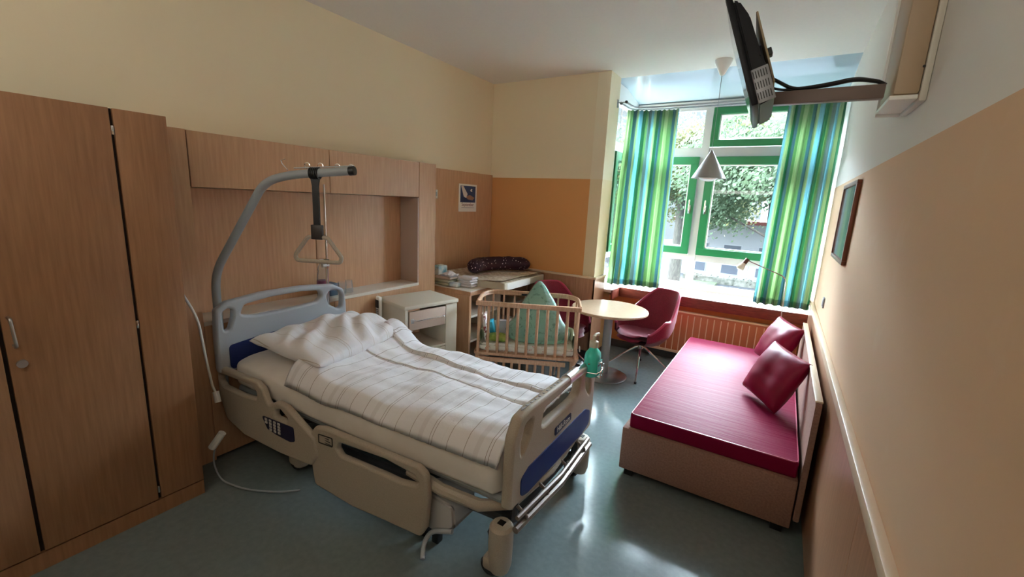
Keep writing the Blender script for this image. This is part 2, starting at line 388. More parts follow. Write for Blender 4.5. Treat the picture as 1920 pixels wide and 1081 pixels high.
# ---------------------------------------------------------------- window
def sash(b, x0, x1, z0, z1, w, y0, y1):
    b.box(x0, x1, y0, y1, z0, z0+w, .004); b.box(x0, x1, y0, y1, z1-w, z1, .004)
    b.box(x0, x0+w, y0, y1, z0+w, z1-w); b.box(x1-w, x1, y0, y1, z0+w, z1-w)
ZS, ZT = .779, 2.975
XM = -.90                                             # middle mullion
b = MB()
b.box(BXL, XR-.001, YG, YG+.08, ZS, ZS+.075); b.box(BXL, XR-.001, YG, YG+.08, ZT-.10, ZT)
b.box(BXL, BXL+.07, YG, YG+.08, ZS+.075, ZT-.1); b.box(XR-.07, XR-.001, YG, YG+.08, ZS+.075, ZT-.1)
b.box(XM-.045, XM+.035, YG-.01, YG+.08, ZS+.075, ZT-.1)
for x0, x1 in ((BXL+.07, XM-.045), (XM+.035, XR-.07)):
    b.box(x0, x1, YG, YG+.08, 1.14, 1.21); b.box(x0, x1, YG, YG+.08, 2.36, 2.46)
w1 = st('window_1', b, MULL)
def cas(name, x0, x1, z0, z1, w=.085):
    f = MB(); sash(f, x0, x1, z0, z1, w, YG-.035, YG+.05); o = f.build(name, GREEN, w1, smooth=0)
    g = MB(); sash(g, x0+w, x1-w, z0+w, z1-w, .014, YG-.012, YG+.03); g.build('glazing_bead', WHITE, o, smooth=0)
    MB().box(x0+w+.012, x1-w-.012, YG+.006, YG+.018, z0+w+.012, z1-w-.012).build('pane', GLASS, o, smooth=0)
    return o
c1 = cas('left_casement', BXL+.075, XM-.05, 1.215, 2.355)
c2 = cas('right_casement', XM+.04, XR-.075, 1.215, 2.355)
c3 = cas('top_light', XM+.04, XR-.075, 2.465, 2.89, .075)
for c, x in ((c1, XM-.092), (c2, XM+.082)):
    h = MB().box(x-.014, x+.014, YG-.047, YG-.034, 1.70, 1.80, .004); h.tube(fillet([(x, YG-.04, 1.735), (x, YG-.085, 1.735), (x, YG-.085, 1.86)], .02), .009)
    h.build('handle', CHROME, c)
h = MB().box(-.36, -.30, YG-.05, YG-.034, 2.83, 2.86, .004).cyl((-.33, YG-.05, 2.84), (-.33, YG-.05, 2.93), .012); h.build('latch', STEEL, c3)
for x0, x1, z0, z1 in ((BXL+.07, XM-.045, ZS+.075, 1.14), (XM+.035, XR-.07, ZS+.075, 1.14), (BXL+.07, XM-.045, 2.46, ZT-.1)):
    MB().box(x0-.01, x1+.01, YG+.03, YG+.042, z0-.01, z1+.01).build('fixed_pane', GLASS, w1, smooth=0)
# side window of the bay
b = MB()
X = BXL-.08
b.box(X, BXL, YE, YG+.08, .741, ZS+.06); b.box(X, BXL, YE, YG+.08, ZT-.1, 3.06)
b.box(X, BXL, YE, YE+.07, ZS+.06, ZT-.1); b.box(X, BXL, YG-.02, YG+.08, ZS+.06, ZT-.1)
b.box(X, BXL, YE+.07, YG-.02, 2.36, 2.46); b.box(X, BXL, YE+.07, YG-.02, 1.14, 1.21)
w2 = st('window_2', b, WHITE)
f = MB()
for z0, z1, y0, y1 in ((1.212, 1.29, YE+.072, YG-.022), (2.28, 2.358, YE+.072, YG-.022), (1.29, 2.28, YE+.072, YE+.15), (1.29, 2.28, YG-.10, YG-.022)): f.box(BXL-.04, BXL+.02, y0, y1, z0, z1)
sc_ = f.build('side_casement', GREEN, w2, smooth=0)
MB().box(BXL-.02, BXL-.01, YE+.14, YG-.09, 1.28, 2.29).build('pane', GLASS, sc_, smooth=0)
for z0, z1 in ((ZS+.05, 1.15), (2.45, ZT-.09)): MB().box(BXL-.04, BXL-.03, YE+.06, YG-.01, z0, z1).build('fixed_pane', GLASS, w2, smooth=0)

# ---------------------------------------------------------------- wardrobe
WOODW = wood('vignette darkened beech laminate', rgb(146, 104, 72), rgb(164, 120, 86), .42)  # same beech laminate with vignette darkening put into its colour
XW = -2.628
wr = thing('wardrobe', 'tall beech wardrobe with three doors, at the left edge', 'wardrobe', (XW, .983, 0))
def wl(x, y, z): return (x-XW, y-.983, z)
YWD0 = -1.0
MB().box(-.545, -.022, YWD0-.983, 0, .085, 2.07).build('body', mat('wardrobe carcass gap shade', rgb(46, 32, 26), .6), wr, smooth=0)
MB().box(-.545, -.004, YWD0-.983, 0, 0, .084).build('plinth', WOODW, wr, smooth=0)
for i, (y0, y1) in enumerate(((-.14, .337-.008), (.337+.006, .775-.007), (.775+.007, .983))):
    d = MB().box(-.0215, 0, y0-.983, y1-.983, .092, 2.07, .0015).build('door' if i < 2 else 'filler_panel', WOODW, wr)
    if i == 1:
        hd = MB().tube(fillet([(0, .362-.983, 1.185), (.045, .362-.983, 1.185), (.045, .366-.983, 1.065), (0, .366-.983, 1.065)], .012), .006); hd.build('handle', STEEL, d)
        lk = MB().cyl((0, .378-.983, .982), (.012, .378-.983, .982), .017); lk.build('lock', STEEL, d)
        for z in (1.975, 1.065, .15): MB().box(-.006, .004, -.214, -.205, z-.02, z+.02, .002).build('hinge', CHROME, d)
# shade in the door gaps is put into the body's dark colour

# ---------------------------------------------------------------- wall unit with niche behind the bed
XU = -2.92
wu = thing('wall_unit', 'beech wall unit behind the bed with a wide open niche', 'wall unit', (XU, .99, 0))
def ub(n, x0, x1, y0, y1, z0, z1, m=WOOD, bev=.001):
    return MB().box(x0-XU, x1-XU, y0-.99, y1-.99, z0, z1, bev).build(n, m, wu, smooth=0)
ub('side_panel', XL+.001, XU, .99, 1.176, 0, 2.055)
ub('side_panel', XL+.001, XU, 3.03, 3.255, 0, 2.055)
ub('top_panel', XL+.001, XU, 1.182, 2.087, 1.740, 2.052)
ub('top_panel', XL+.001, XU, 2.093, 3.024, 1.740, 2.052)
ub('back_panel', XL+.001, XL+.03, 1.178, 2.104, .93, 1.734)
ub('back_panel', XL+.001, XL+.03, 2.111, 3.012, .93, 1.734)
ub('niche_cheek', XL+.031, XU-.002, 3.012, 3.0285, .93, 1.735, PINKL)
ub('shelf', XL+.001, XU+.001, 1.178, 3.028, .905, .93, LAM)
ub('lower_panel', XL+.001, XU, 1.178, 2.088, .02, .903)
ub('lower_panel', XL+.001, XU, 2.092, 3.028, .02, .903)

# calendar and switches
cal = thing('wall_calendar', 'small wall calendar with a dark blue picture, hanging on beech panelling', 'calendar', (XL+.031, 3.89, 1.60))
MB().box(0, .004, 0, .33, 0, .31).build('sheet', WHITEC, cal, smooth=0)
MB().box(.0041, .005, .025, .305, .105, .29).build('picture', mat('night blue print', rgb(40, 62, 108), .5), cal, smooth=0)
MB().prism([(.035, .285), (.075, .287), (.155, .20), (.13, .155), (.085, .17)], .0051, .0058, 'x').build('sleeve_print', mat('pale print', rgb(214, 204, 196), .5), cal, smooth=0)
MB().prism([(.12, .17), (.20, .19), (.29, .16), (.25, .13), (.16, .14)], .0051, .0056, 'x').build('hands_print', mat('brown print', rgb(150, 110, 92), .5), cal, smooth=0)
MB().prism([(.205, .24), (.22, .262), (.245, .258), (.232, .245), (.245, .232), (.222, .226)], .0051, .0058, 'x').build('moon_print', WHITEC, cal, smooth=0)
text('month_text', 'September', .052, mat('red print', rgb(130, 70, 70), .5), frame_m((0, 1, 0), (0, 0, 1), (.0042, .165, .08)), cal)
MB().box(.0041, .0046, .05, .28, .044, .048).build('date_line', mat('grey print', rgb(150, 150, 158), .5), cal, smooth=0)
sw = thing('wall_switch', 'white switch on the beech panelling left of the calendar', 'switch', (XL+.031, 3.50, 1.78))
MB().box(0, .01, -.03, .03, -.045, .045, .003).build('plate', WHITEC, sw); MB().box(.0101, .014, -.018, .018, -.02, .02, .002).build('rocker', GREYP, sw)
sw2 = thing('light_switch', 'small grey switch on the right wall under the framed picture', 'switch', (XR, 4.08, 1.09))
MB().box(-.01, 0, -.04, .04, -.04, .04, .003).build('plate', GREYM, sw2); MB().box(-.014, -.0101, -.027, .027, -.027, .027, .002).build('rocker', GREYP, sw2)

# framed picture on the right wall
pc = thing('framed_picture', 'framed teal picture with brown wooden frame on the right wall', 'picture', (XR, 3.28, 1.46))
b = MB(); W_, H_ = .72, .51
b.box(-.025, -.001, 0, W_, 0, .025, .003); b.box(-.025, -.001, 0, W_, H_-.025, H_, .003); b.box(-.025, -.001, 0, .025, .025, H_-.025, .003); b.box(-.025, -.001, W_-.025, W_, .025, H_-.025, .003)
b.build('frame', WOODF, pc)
MB().box(-.010, -.002, .026, W_-.026, .026, H_-.026).build('mat_board', mat('pale blue mount', rgb(150, 196, 200), .5), pc, smooth=0)
MB().box(-.0125, -.0101, .16, W_-.16, .12, H_-.09).build('print', noisy(mat('teal print', rgb(70, 140, 156), .5), rgb(52, 120, 140), rgb(120, 176, 176), 5), pc, smooth=0)
MB().box(-.016, -.0145, .026, W_-.026, .026, H_-.026).build('glazing', CLEAR, pc, smooth=0)

# ---------------------------------------------------------------- bed
XB = -2.87; LB = 2.0
def bc(u): return 1.735 + .185*(u/LB)                 # the bed stands a little askew: centre line in y
def B(u, w, z): return Vector((XB+u, bc(u)+w, z))
bed = thing('hospital_bed', 'grey hospital bed with blue end panels and lowered side rails', 'bed', (XB, 1.735, 0))
bed_o = Vector((XB, 1.735, 0))
def bl(u, w, z): return B(u, w, z)-bed_o
# headboard (y, z) plane
hy = lambda y: y-1.735
outer = [(1.205, .60), (1.203, .84), (1.212, 1.012), (1.28, 1.055), (1.50, 1.082), (1.78, 1.084), (2.03, 1.062), (2.125, 1.012), (2.143, .90), (2.143, .60)]
hole = [(1.35, .955), (1.385, 1.018), (1.55, 1.040), (1.78, 1.044), (1.915, 1.030), (1.935, .985), (1.89, .95), (1.65, .936), (1.45, .936)]
hl = [(1.255, .87), (1.25, .99), (1.285, 1.012), (1.315, 1.00), (1.31, .95), (1.285, .875)]
hr = [(1.99, .91), (1.972, .98), (2.00, 1.015), (2.08, 1.008), (2.108, .97), (2.10, .875), (2.07, .862)]
tr = lambda P: [(hy(a), c) for a, c in P]
HM = frame_m((0, 1, 0), (0, 0, 1), (0, 0, 0))
hb = plate('headboard', rpoly(tr(outer), .03), [rpoly(tr(hole), .03), rpoly(tr(hl), .02), rpoly(tr(hr), .03)], .055, .016, GREYP, HM, bed)
MB().prism(rpoly(tr([(1.27, .62), (1.27, .775), (1.5, .80), (1.9, .80), (2.07, .775), (2.07, .62)]), .03), .028, .034, 'x').build('inset_panel', BLUE, hb, smooth=0)
# footboard
fy = lambda y: y-1.735
fo = [(1.447, .395), (1.447, .60), (1.452, .74), (1.50, .825), (1.60, .842), (2.24, .845), (2.36, .825), (2.40, .74), (2.41, .55), (2.395, .395), (2.25, .385), (1.6, .385)]
fh = [(1.715, .70), (1.735, .775), (2.10, .795), (2.17, .79), (2.145, .70), (2.08, .69), (1.75, .687)]
fl = [(1.528, .62), (1.522, .70), (1.555, .775), (1.625, .785), (1.60, .70)]
fr_ = [(2.33, .62), (2.335, .70), (2.30, .775), (2.235, .785), (2.26, .70)]
tf = lambda P: [(fy(a), c) for a, c in P]
FM = frame_m((0, 1, 0), (0, 0, 1), (LB, 0, 0))
fb = plate('footboard', rpoly(tf(fo), [.03, .2, .1, .05, .1, .1, .05, .1, .2, .03, .05, .05]), [rpoly(tf(fh), .03), rpoly(tf(fl), .02), rpoly(tf(fr_), .02)], .052, .016, BEIGEP, FM, bed)
MB().prism(rpoly(tf([(1.535, .425), (1.53, .515), (1.60, .545), (2.27, .56), (2.345, .525), (2.345, .44), (2.25, .415), (1.6, .41)]), .03), LB+.026, LB+.031, 'x').build('inset_panel', BLUE, fb, smooth=0)
lg = MB().prism(rpoly(tf([(1.865, .575), (1.86, .62), (2.055, .628), (2.06, .585)]), .01), LB+.0262, LB+.030, 'x').build('name_plate', mat('navy plate', rgb(26, 34, 78), .35), fb, smooth=0)
text('lettering', 'Hill-Rom', .044, WHITEC, frame_m((0, 1, 0.02), (0, 0, 1), (LB+.031, fy(1.96), .603)), fb)
MB().tube([(LB, fy(2.02), .823), (LB, fy(2.24), .823)], .031, 20).build('grip_sleeve', STEEL, fb)
b = MB().box(LB-.004, LB+.004, fy(1.55), fy(1.97), .838, .8425)
for i in range(11): b.box(LB-.006, LB+.006, fy(1.56+i*.04)-.006, fy(1.56+i*.04)+.006, .840, .846, .002)
b.build('grip_studs', GREYP, fb)
# side rails, in (x,z) planes
def sx_(P): return [(a-XB, c) for a, c in P]
r1 = [(-2.90, .645), (-2.50, .632), (-2.45, .60), (-2.412, .505), (-2.33, .552), (-2.25, .544), (-2.02, .41), (-2.00, .31), (-2.055, .235), (-2.11, .228), (-2.33, .222), (-2.66, .236), (-2.84, .30), (-2.90, .46)]
r1h = [(-2.87, .598), (-2.56, .594), (-2.515, .565), (-2.51, .52), (-2.65, .512), (-2.84, .522), (-2.875, .55)]
r1b = [(-2.345, .50), (-2.30, .51), (-2.235, .468), (-2.25, .448), (-2.35, .45)]
YA = 1.235-1.735
def RM(y, rz=R(5)): return frame_m((math.cos(rz), math.sin(rz), 0), (0, 0, 1), (0, y, 0))
s1 = plate('side_rail', rpoly(sx_(r1), .03), [rpoly(sx_(r1h), .02), rpoly(sx_(r1b), .012)], .04, .014, BEIGEP, RM(YA), bed)
cp = plate('control_panel', rpoly(sx_([(-2.47, .43), (-2.185, .432), (-2.18, .345), (-2.22, .332), (-2.34, .34), (-2.42, .355)]), .015), [], .004, .001, mat('navy keypad', rgb(36, 36, 64), .4), RM(YA-.021), s1)
b = MB()
for i in range(4):
    for j in range(4):
        if (i, j) in ((0, 3), (0, 2)): continue
        u = (-2.425+i*.038)-XB; z = .418-j*.019; b.box(u-.012, u+.012, YA-.027+u*.087, YA-.0232+u*.087, z-.007, z+.007, .001)
b.build('keys', mat('pale keys', rgb(196, 192, 188), .4), cp)
r2 = [(-2.03, .478), (-1.95, .495), (-1.31, .485), (-1.262, .455), (-1.246, .33), (-1.262, .16), (-1.295, .10), (-1.53, .095), (-1.75, .085), (-2.05, .115), (-2.066, .23), (-2.115, .325), (-2.09, .39)]
r2h = [(-1.845, .44), (-1.52, .452), (-1.33, .428), (-1.305, .40), (-1.32, .378), (-1.43, .362), (-1.52, .366), (-1.83, .366), (-1.86, .40)]
YA2 = 1.245-1.735
s2 = plate('side_rail', rpoly(sx_(r2), .035), [rpoly(sx_(r2h), .02)], .04, .014, BEIGEP, RM(YA2), bed)
lb = plate('label', rpoly(sx_([(-1.995, .395), (-1.995, .45), (-1.885, .455), (-1.885, .40)]), .008), [rpoly(sx_([(-1.99, .40), (-1.99, .445), (-1.89, .45), (-1.89, .405)]), .006)], .003, .0005, BLACK, RM(YA2-.0215), s2)
b = MB()
for i in range(3): u = -1.98-XB+.01*i; z = .437-.014*i; b.box(u, u+.065, YA2-.0225+.083, YA2-.0205+.083, z-.002, z+.002)
b.build('print', DGREY, lb)
# far rails, lowered on the other side
for P, y in ((r1, 2.215-1.735), (r2, 2.225-1.735)): plate('side_rail', rpoly(sx_(P), .03), [rpoly(sx_(r1h if P is r1 else r2h), .02)], .04, .014, BEIGEP, RM(y), bed)
# mattress
def ztop(u): return .705-.05*u - .02*math.sin(math.pi*u/LB)
def mfn(a, c):
    u = .05+a*(LB-.1); ang = 2*math.pi*c; ww = .462; hh = .10
    x = abs(math.cos(ang))**.35*(1 if math.cos(ang) > 0 else -1); z = abs(math.sin(ang))**.35*(1 if math.sin(ang) > 0 else -1)
    e = min(1, (min(a, 1-a)/.012))**.5 if 0 < a < 1 else .0
    e = .9+.1*e
    return bl(u, x*ww*e, ztop(u)-hh+z*hh*e)
b = MB(); b.grid(lambda c, a: mfn(a, c), 48, 60, True)
b.bm.verts.ensure_lookup_table()
bmesh.ops.holes_fill(b.bm, edges=[e for e in b.bm.edges if e.is_boundary], sides=0)
b.build('mattress', SHEET, bed, smooth=60)
# frame
b = MB()
for w in (-.40, .40): b.tube([bl(.02, w, .47), bl(1.0, w, .44), bl(LB-.05, w, .40)], .028, 8)
for u in (.1, .6, 1.1, 1.6, 1.9): b.tube([bl(u, -.40, .45-.03*u), bl(u, .40, .45-.03*u)], .018, 8)
b.build('frame', GREYM, bed)
b = MB()
for w in (-.33, .33): b.tube([bl(.08, w, .24), bl(LB-.02, w, .24)], .03, 8)
for u in (.10, LB-.06): b.tube([bl(u, -.46, .24), bl(u, .46, .24)], .032, 8)
b.tube([bl(.3, 0, .28), bl(.75, 0, .42)], .035); b.tube([bl(1.7, 0, .28), bl(1.25, 0, .40)], .035)
for w in (-.25, .25): b.tube([bl(.35, w, .25), bl(.75, w, .43)], .02); b.tube([bl(1.65, w, .25), bl(1.25, w, .42)], .02)
b.build('undercarriage', DGREY, bed)
MB().box(.4, .7, -.12, .14, .22, .34, .02).build('control_box', DGREY, bed)
# curved lower skirt at the foot end and the accessory rails
b = MB(); b.tube([bl(1.45, -.455, .40), bl(1.65, -.455, .36), bl(1.85, -.44, .345), bl(1.96, -.36, .345), bl(1.99, 0, .345), bl(1.96, .36, .345)], .03, 10)
b.build('bumper_strip', BEIGEP, bed)
b = MB(); b.tube([bl(LB+.035, -.42, .335), bl(LB+.055, 0, .33), bl(LB+.035, .42, .335)], .012, 8); b.tube([bl(LB+.04, -.44, .29), bl(LB+.06, 0, .285), bl(LB+.04, .44, .29)], .017, 8)
for w in (-.36, -.15, .1, .33): b.tube([bl(LB+.0, w, .35), bl(LB+.05, w, .315), bl(LB+.05, w, .28)], .009, 8)
b.build('accessory_rail', mat('brown grey rail', rgb(128, 116, 108), .35, .5), bed)
for w in (-.35, .35): MB().tube([bl(LB-.02, w, .37), bl(LB-.02, w, .26)], .02, 8).build('footboard_bracket', DGREY, bed)
for (u, w) in ((LB-.03, -.44), (LB-.03, .49), (.50, -.36), (.50, .40)):
    h0 = .30 if u > 1 else .26
    P = bl(u, w, 0)
    c = MB().lathe([(0, h0), (.030, h0), (.045, h0-.004), (.056, h0-.018), (.058, h0-.09), (.055, .09), (.045, .055), (0, .055)], 24, (P.x, P.y, 0))
    c.box(P.x-.075, P.x+.02, P.y-.045, P.y+.045, .05, .12, .018)
    ch = c.build('caster', BEIGEP, bed)
    MB().box(P.x-.016, P.x+.016, P.y-.016, P.y+.016, h0-.005, h0+.002).build('socket', BLACK, ch, smooth=0)
    MB().lathe([(0, -.022), (.04, -.022), (.05, -.014), (.05, .014), (.04, .022), (0, .022)], 28, mtx=Matrix.Translation((P.x-.05, P.y, .0505)) @ Matrix.Rotation(R(90), 4, 'X')).build('wheel', BLACK, ch)
# column housing with pedal near the foot end
P = bl(1.58, -.37, 0)
b = MB().prism(rpoly([(P.x-.12, .10), (P.x-.13, .24), (P.x-.03, .30), (P.x+.14, .29), (P.x+.15, .18), (P.x+.06, .10)], .03), P.y-.08, P.y+.10, 'y', .012)
hs = b.build('column_housing', mat('pale housing plastic', rgb(190, 188, 188), .4), bed)
MB().box(P.x-.11, P.x-.06, P.y-.05, P.y-.01, .0, .2, .004).box(P.x-.02, P.x+.02, P.y-.05, P.y-.01, .0, .2, .004).build('strut', BLACK, hs)
MB().tube(fillet([(P.x+.14, P.y-.08, .16), (P.x+.02, P.y-.10, .12), (P.x-.01, P.y-.12, .05), (P.x+.03, P.y-.17, .015)], .05), .012).build('brake_lever', GREYP, hs)
# lifting pole with strap and trapeze
a_ = R(26); d = Vector((math.cos(a_), math.sin(a_), 0)); pb = Vector((-.03, 1.26-1.735, 0))
def lp(r, z): return pb+d*r+Vector((0, 0, z))
pole = fillet([lp(-.01, .42), lp(-.01, 1.225), lp(.355, 1.79), lp(.52, 1.835), lp(.90, 1.872)], .11, 8)
lpo = MB().tube(pole, .0235, 20).build('lifting_pole', GREYM, bed)
e0, e1 = lp(.87, 1.869), lp(.902, 1.8722)
MB().tube([e0, e1], .0255, 20).build('end_cap', BLACK, lpo)
b = MB(); hp = lp(.50, 1.86)
b.tube([hp, hp+Vector((-.05, 0, .035)), hp+Vector((-.06, 0, .055)), hp+Vector((-.02, 0, .06))], .003, 6)
for r in (.62, .70, .80, .88): q = lp(r, 1.885); b.tube(arc((0, 0), .016, 0, math.pi*1.6, 10, lambda x, z: q+d*x+Vector((0, 0, z+.004))), .0028, 6)
b.tube([lp(.54, 1.872), lp(.9, 1.898)], .004, 6); b.build('hanging_hooks', CHROME, lpo)
k = lp(.665, 1.848); nrm = Vector((-d.y, d.x, 0))
b = MB(); rr = .029
b.tube(arc((0, 0), rr, 0, 2*math.pi, 24, lambda x, z: k+nrm*x+Vector((0, 0, z)))[:-1], .0, 4) if False else None
for s in (-.022, -.011, 0, .011, .022):
    b.tube([k+d*s+nrm*(rr*math.cos(t))+Vector((0, 0, rr*math.sin(t))) for t in [2*math.pi*i/24 for i in range(24)]], .0055, 6, closed=True)
b.prism([(-.026, -.03), (.026, -.03), (.019, -.07), (.019, -.30), (-.019, -.30), (-.019, -.07)], -.006, .006, 'y')
bmesh.ops.transform(b.bm, matrix=Matrix.Translation(k) @ Matrix.Rotation(a_, 4, 'Z'), verts=[v for v in b.bm.verts if v.co.length < .45])
b.build('strap', BLACK, lpo)
b = MB().box(-.034, .034, -.013, .013, -.375, -.29, .004, mtx=Matrix.Translation(k) @ Matrix.Rotation(a_, 4, 'Z')); b.build('strap_buckle', mat('dark buckle', rgb(52, 46, 44), .4), lpo)
tri = rpoly([(-.06, -.362), (.06, -.362), (.145, -.475), (.135, -.505), (-.135, -.505), (-.145, -.475)], .04, 5)
b = MB().tube([k+d*x+Vector((0, 0, z)) for x, z in tri], .012, 10, closed=True); b.build('trapeze_handle', BEIGEP, lpo)
# infusion pole at the far head corner
ip = Vector((.0-.005, 2.03-1.735, 0))+Vector((-.038, 0, 0))
b = MB().tube([ip+Vector((0, 0, .5)), ip+Vector((0, 0, 1.22))], .0125); ipo = b.build('infusion_pole', CHROME, bed)
MB().tube([ip+Vector((0, 0, 1.22)), ip+Vector((0, 0, 1.80))], .008).build('inner_tube', CHROME, ipo)
MB().cyl(ip+Vector((0, 0, 1.235)), ip+Vector((0, 0, 1.245)), .019).build('collar', BLACK, ipo)
MB().cyl(ip+Vector((0, -.04, 1.20)), ip+Vector((0, .015, 1.20)), .014).build('clamp_knob', STEEL, ipo)

# pillow
def pillow_mesh(w, l, t, seed, nx=40, ny=40, pinch=.12, amp=.012):
    b = MB(); off = Vector((seed*3.1, seed*1.7, 0))
    def fn(a, c, side):
        x, y = 2*a-1, 2*c-1
        e = max(0, (1-abs(x)**2.6))*max(0, (1-abs(y)**2.6)); h = t*.5*e**.42
        px = x*w/2*(1-pinch*(1-abs(x)**1.0)*0-pinch*.35*(1-y*y)*abs(x)**3); py = y*l/2*(1-pinch*.35*(1-x*x)*abs(y)**3)
        nz = noise.noise(Vector((px*5, py*5, side))+off)+.5*noise.noise(Vector((px*13, py*9, side))+off)
        return Vector((px, py, side*(h+amp*nz*e**.3)))
    b.grid(lambda a, c: fn(a, c, 1), nx, ny); b.grid(lambda a, c: fn(a, c, -1), nx, ny); return b
def skew(u): return ztop(u)
b = pillow_mesh(.62, .84, .17, 2, 56, 56, amp=.02)
for v in b.bm.verts:
    x, y = v.co.x, v.co.y
    r = noise.noise(Vector((x*3+5, y*3, 0)))
    v.co.z += .016*math.sin((x*1.0+y*.9)*26+r*4)*max(0, v.co.z)/.09 + .03*max(0, 1-((x-.08)/.3)**2-((y-.12)/.3)**2)
pil = b.build('pillow', LINENP, smooth=180, weld=.002)
pil.location = (XB+.385, 1.795, .785); pil.rotation_euler = (R(0), R(4), R(6))
tag(pil, 'white striped bed pillow under the trapeze handle', 'pillow')

# duvet
def dv(a, c, top=True):
    u = .57+a*(1.39); w0 = .475; w = (2*c-1)
    y = bc(u)+w*w0
    base = ztop(u)
    prof = 1-abs(w)**7
    h = base+.012+.075*prof**.6
    if abs(w) > .86: h -= (abs(w)-.86)/.14*.03
    # head end fold and a raised ridge at the far head corner
    h += .045*math.exp(-((a-.0)/.06)**2)*prof + .075*math.exp(-((a-.03)/.09)**2-((w-.72)/.25)**2) - .02*math.exp(-((a-.2)/.1)**2)
    n = noise.noise(Vector((u*2.2, y*2.6, 1.3))); n2 = noise.noise(Vector((u*6, y*5, 4.1)))
    h += (.030*n+.014*n2+.010*noise.noise(Vector((u*3+y*4, y*11-u*4, 9.7)))+.006*noise.noise(Vector((u*16, y*7, 2.2))))*min(1, prof*3+.25)
    h -= .014*math.exp(-((w-.52+.25*a)/.018)**2) + .012*math.exp(-((w+.05-.1*math.sin(a*4))/.02)**2)
    h += .012*math.exp(-((w-.56+.25*a)/.03)**2)
    x = XB+u-.03*(1-w)*(1-a)*.5 + .012*noise.noise(Vector((y*5, 0, 7)))
    return Vector((x-XB-.5, y-bc(.5), h-ztop(.5)))
b = MB(); b.grid(lambda a, c: dv(a, c), 130, 90)
def dvb(a, c):
    p = dv(a, c); w = 2*c-1; k = min(1, (1-abs(w))*12, a*25, (1-a)*25)
    p.z -= .052*k+.004; return p
b.grid(dvb, 130, 90)
bm = b.bm
dvo = b.build('duvet', LINEN, smooth=180, weld=.0045)
dvo.location = (XB+.5, bc(.5), ztop(.5)-.002); tag(dvo, 'creased white striped duvet spread over the hospital bed', 'duvet')
# piped seams on the duvet
def seam(f, n=50):
    pts = []
    for i in range(n):
        a = i/(n-1); p = dv(.03+a*.9, f(a)); p.z += .0015; pts.append(p)
    return pts
b = MB()
b.tube(seam(lambda a: .76-.06*a), .0035, 6); b.tube(seam(lambda a: .49+.05*math.sin(a*4)), .0035, 6); b.build('seam_piping', mat('white piping', rgb(232, 230, 228), .8), dvo)

# sanitiser bottle in a wire holder on the footboard
hs_ = thing('hand_sanitizer', 'turquoise pump bottle clipped to the foot end of the bed', 'bottle', (XB+LB+.03, 2.315, .765))
hs_.scale = (1.15, 1.15, 1.15)
bot = MB(); sq = lambda r, z: [(r*math.cos(t)*(.72 if True else 1), r*math.sin(t), z) for t in [2*math.pi*i/24 for i in range(24)]]
prof = [(0, 0), (.048, 0), (.056, .006), (.056, .10), (.052, .118), (.024, .145), (.02, .15), (0, .15)]
bot.lathe(prof, 28, mtx=Matrix.Diagonal((.7, 1, 1, 1))); bot.build('body', mat('turquoise gel', rgb(70, 220, 204), .25), hs_)
p = MB().lathe([(0, .148), (.021, .148), (.022, .155), (.022, .178), (.015, .182), (.009, .184), (.009, .205), (0, .205)], 20)
p.tube(fillet([(0, -.012, .206), (0, .02, .212), (0, .058, .205), (0, .062, .198)], .01), [.009]+[.008]*99 if False else .007, 8); p.build('pump', mat('cream pump plastic', rgb(206, 200, 180), .4), hs_)
MB().box(.0385, .0395, -.03, .035, .02, .085).build('label', mat('pale label print', rgb(60, 190, 176), .4), hs_, smooth=0)
MB().box(.0396, .0400, -.022, .026, .058, .066).build('label_print', mat('dark teal print', rgb(10, 70, 80), .4), hs_, smooth=0)
b = MB().tube([(.0, -.062, .03), (.043, -.05, .03), (.05, 0, .03), (.043, .05, .03), (.0, .064, .03)], .0025, 6)
b.tube([(.0, -.062, .075), (.05, 0, .075), (.0, .064, .075)], .0025, 6); b.tube([(.048, 0, .075), (.048, 0, -.008), (0, 0, -.008), (-.03, 0, .03), (-.055, -.01, .06)], .0025, 6)
b.tube([(.048, .035, .06), (.048, .035, -.006), (0, .03, -.008)], .0025, 6)
b.tube(fillet([(-.03, -.01, .03), (-.05, -.06, .05), (-.03, -.1, .085), (-.06, -.12, .06)], .02), .003, 6); b.tube([(-.0, -.062, .03), (-.04, -.08, .04), (-.03, 0, .05)], .003, 6)
b.build('wire_holder', CHROME, hs_)
MB().tube([(-.04, -.13, .045), (-.03, -.115, .085)], .011, 10).build('clamp_screw', BLACK, hs_)

# things on the niche shelf
wb = thing('water_bottle', 'clear plastic water bottle on the niche shelf beside the chrome pole', 'bottle', (-3.02, 2.06, .93))
MB().lathe([(0, 0), (.036, 0), (.040, .008), (.040, .05), (.037, .06), (.040, .07), (.040, .16), (.036, .19), (.030, .205), (.033, .22), (.028, .245), (.014, .27), (.013, .285), (0, .285)], 28).build('body', CLEAR, wb)
MB().lathe([(.0405, .08), (.0412, .081), (.0412, .135), (.0405, .136)], 28).build('label', mat('red and navy label', rgb(120, 60, 90), .4), wb)
MB().lathe([(0, .286), (.016, .286), (.016, .302), (0, .303)], 20).build('cap', mat('pale cap', rgb(200, 190, 200), .4), wb)
bx = MB().box(-.045, .045, -.035, .035, 0, .10, .004).build('small_box', mat('blue grey card', rgb(70, 90, 110), .5)); bx.location = (-3.04, 2.145, .93)
tag(bx, 'small dark blue box on the niche shelf right of the water bottle', 'box')
gl = thing('drinking_glass', 'clear drinking glass at the right of the pole on the niche shelf', 'glass', (-3.0, 2.225, .93))
MB().lathe([(0, 0), (.030, 0), (.036, .10), (.034, .10), (.028, .008), (0, .008)], 24).build('tumbler', CLEAR, gl)
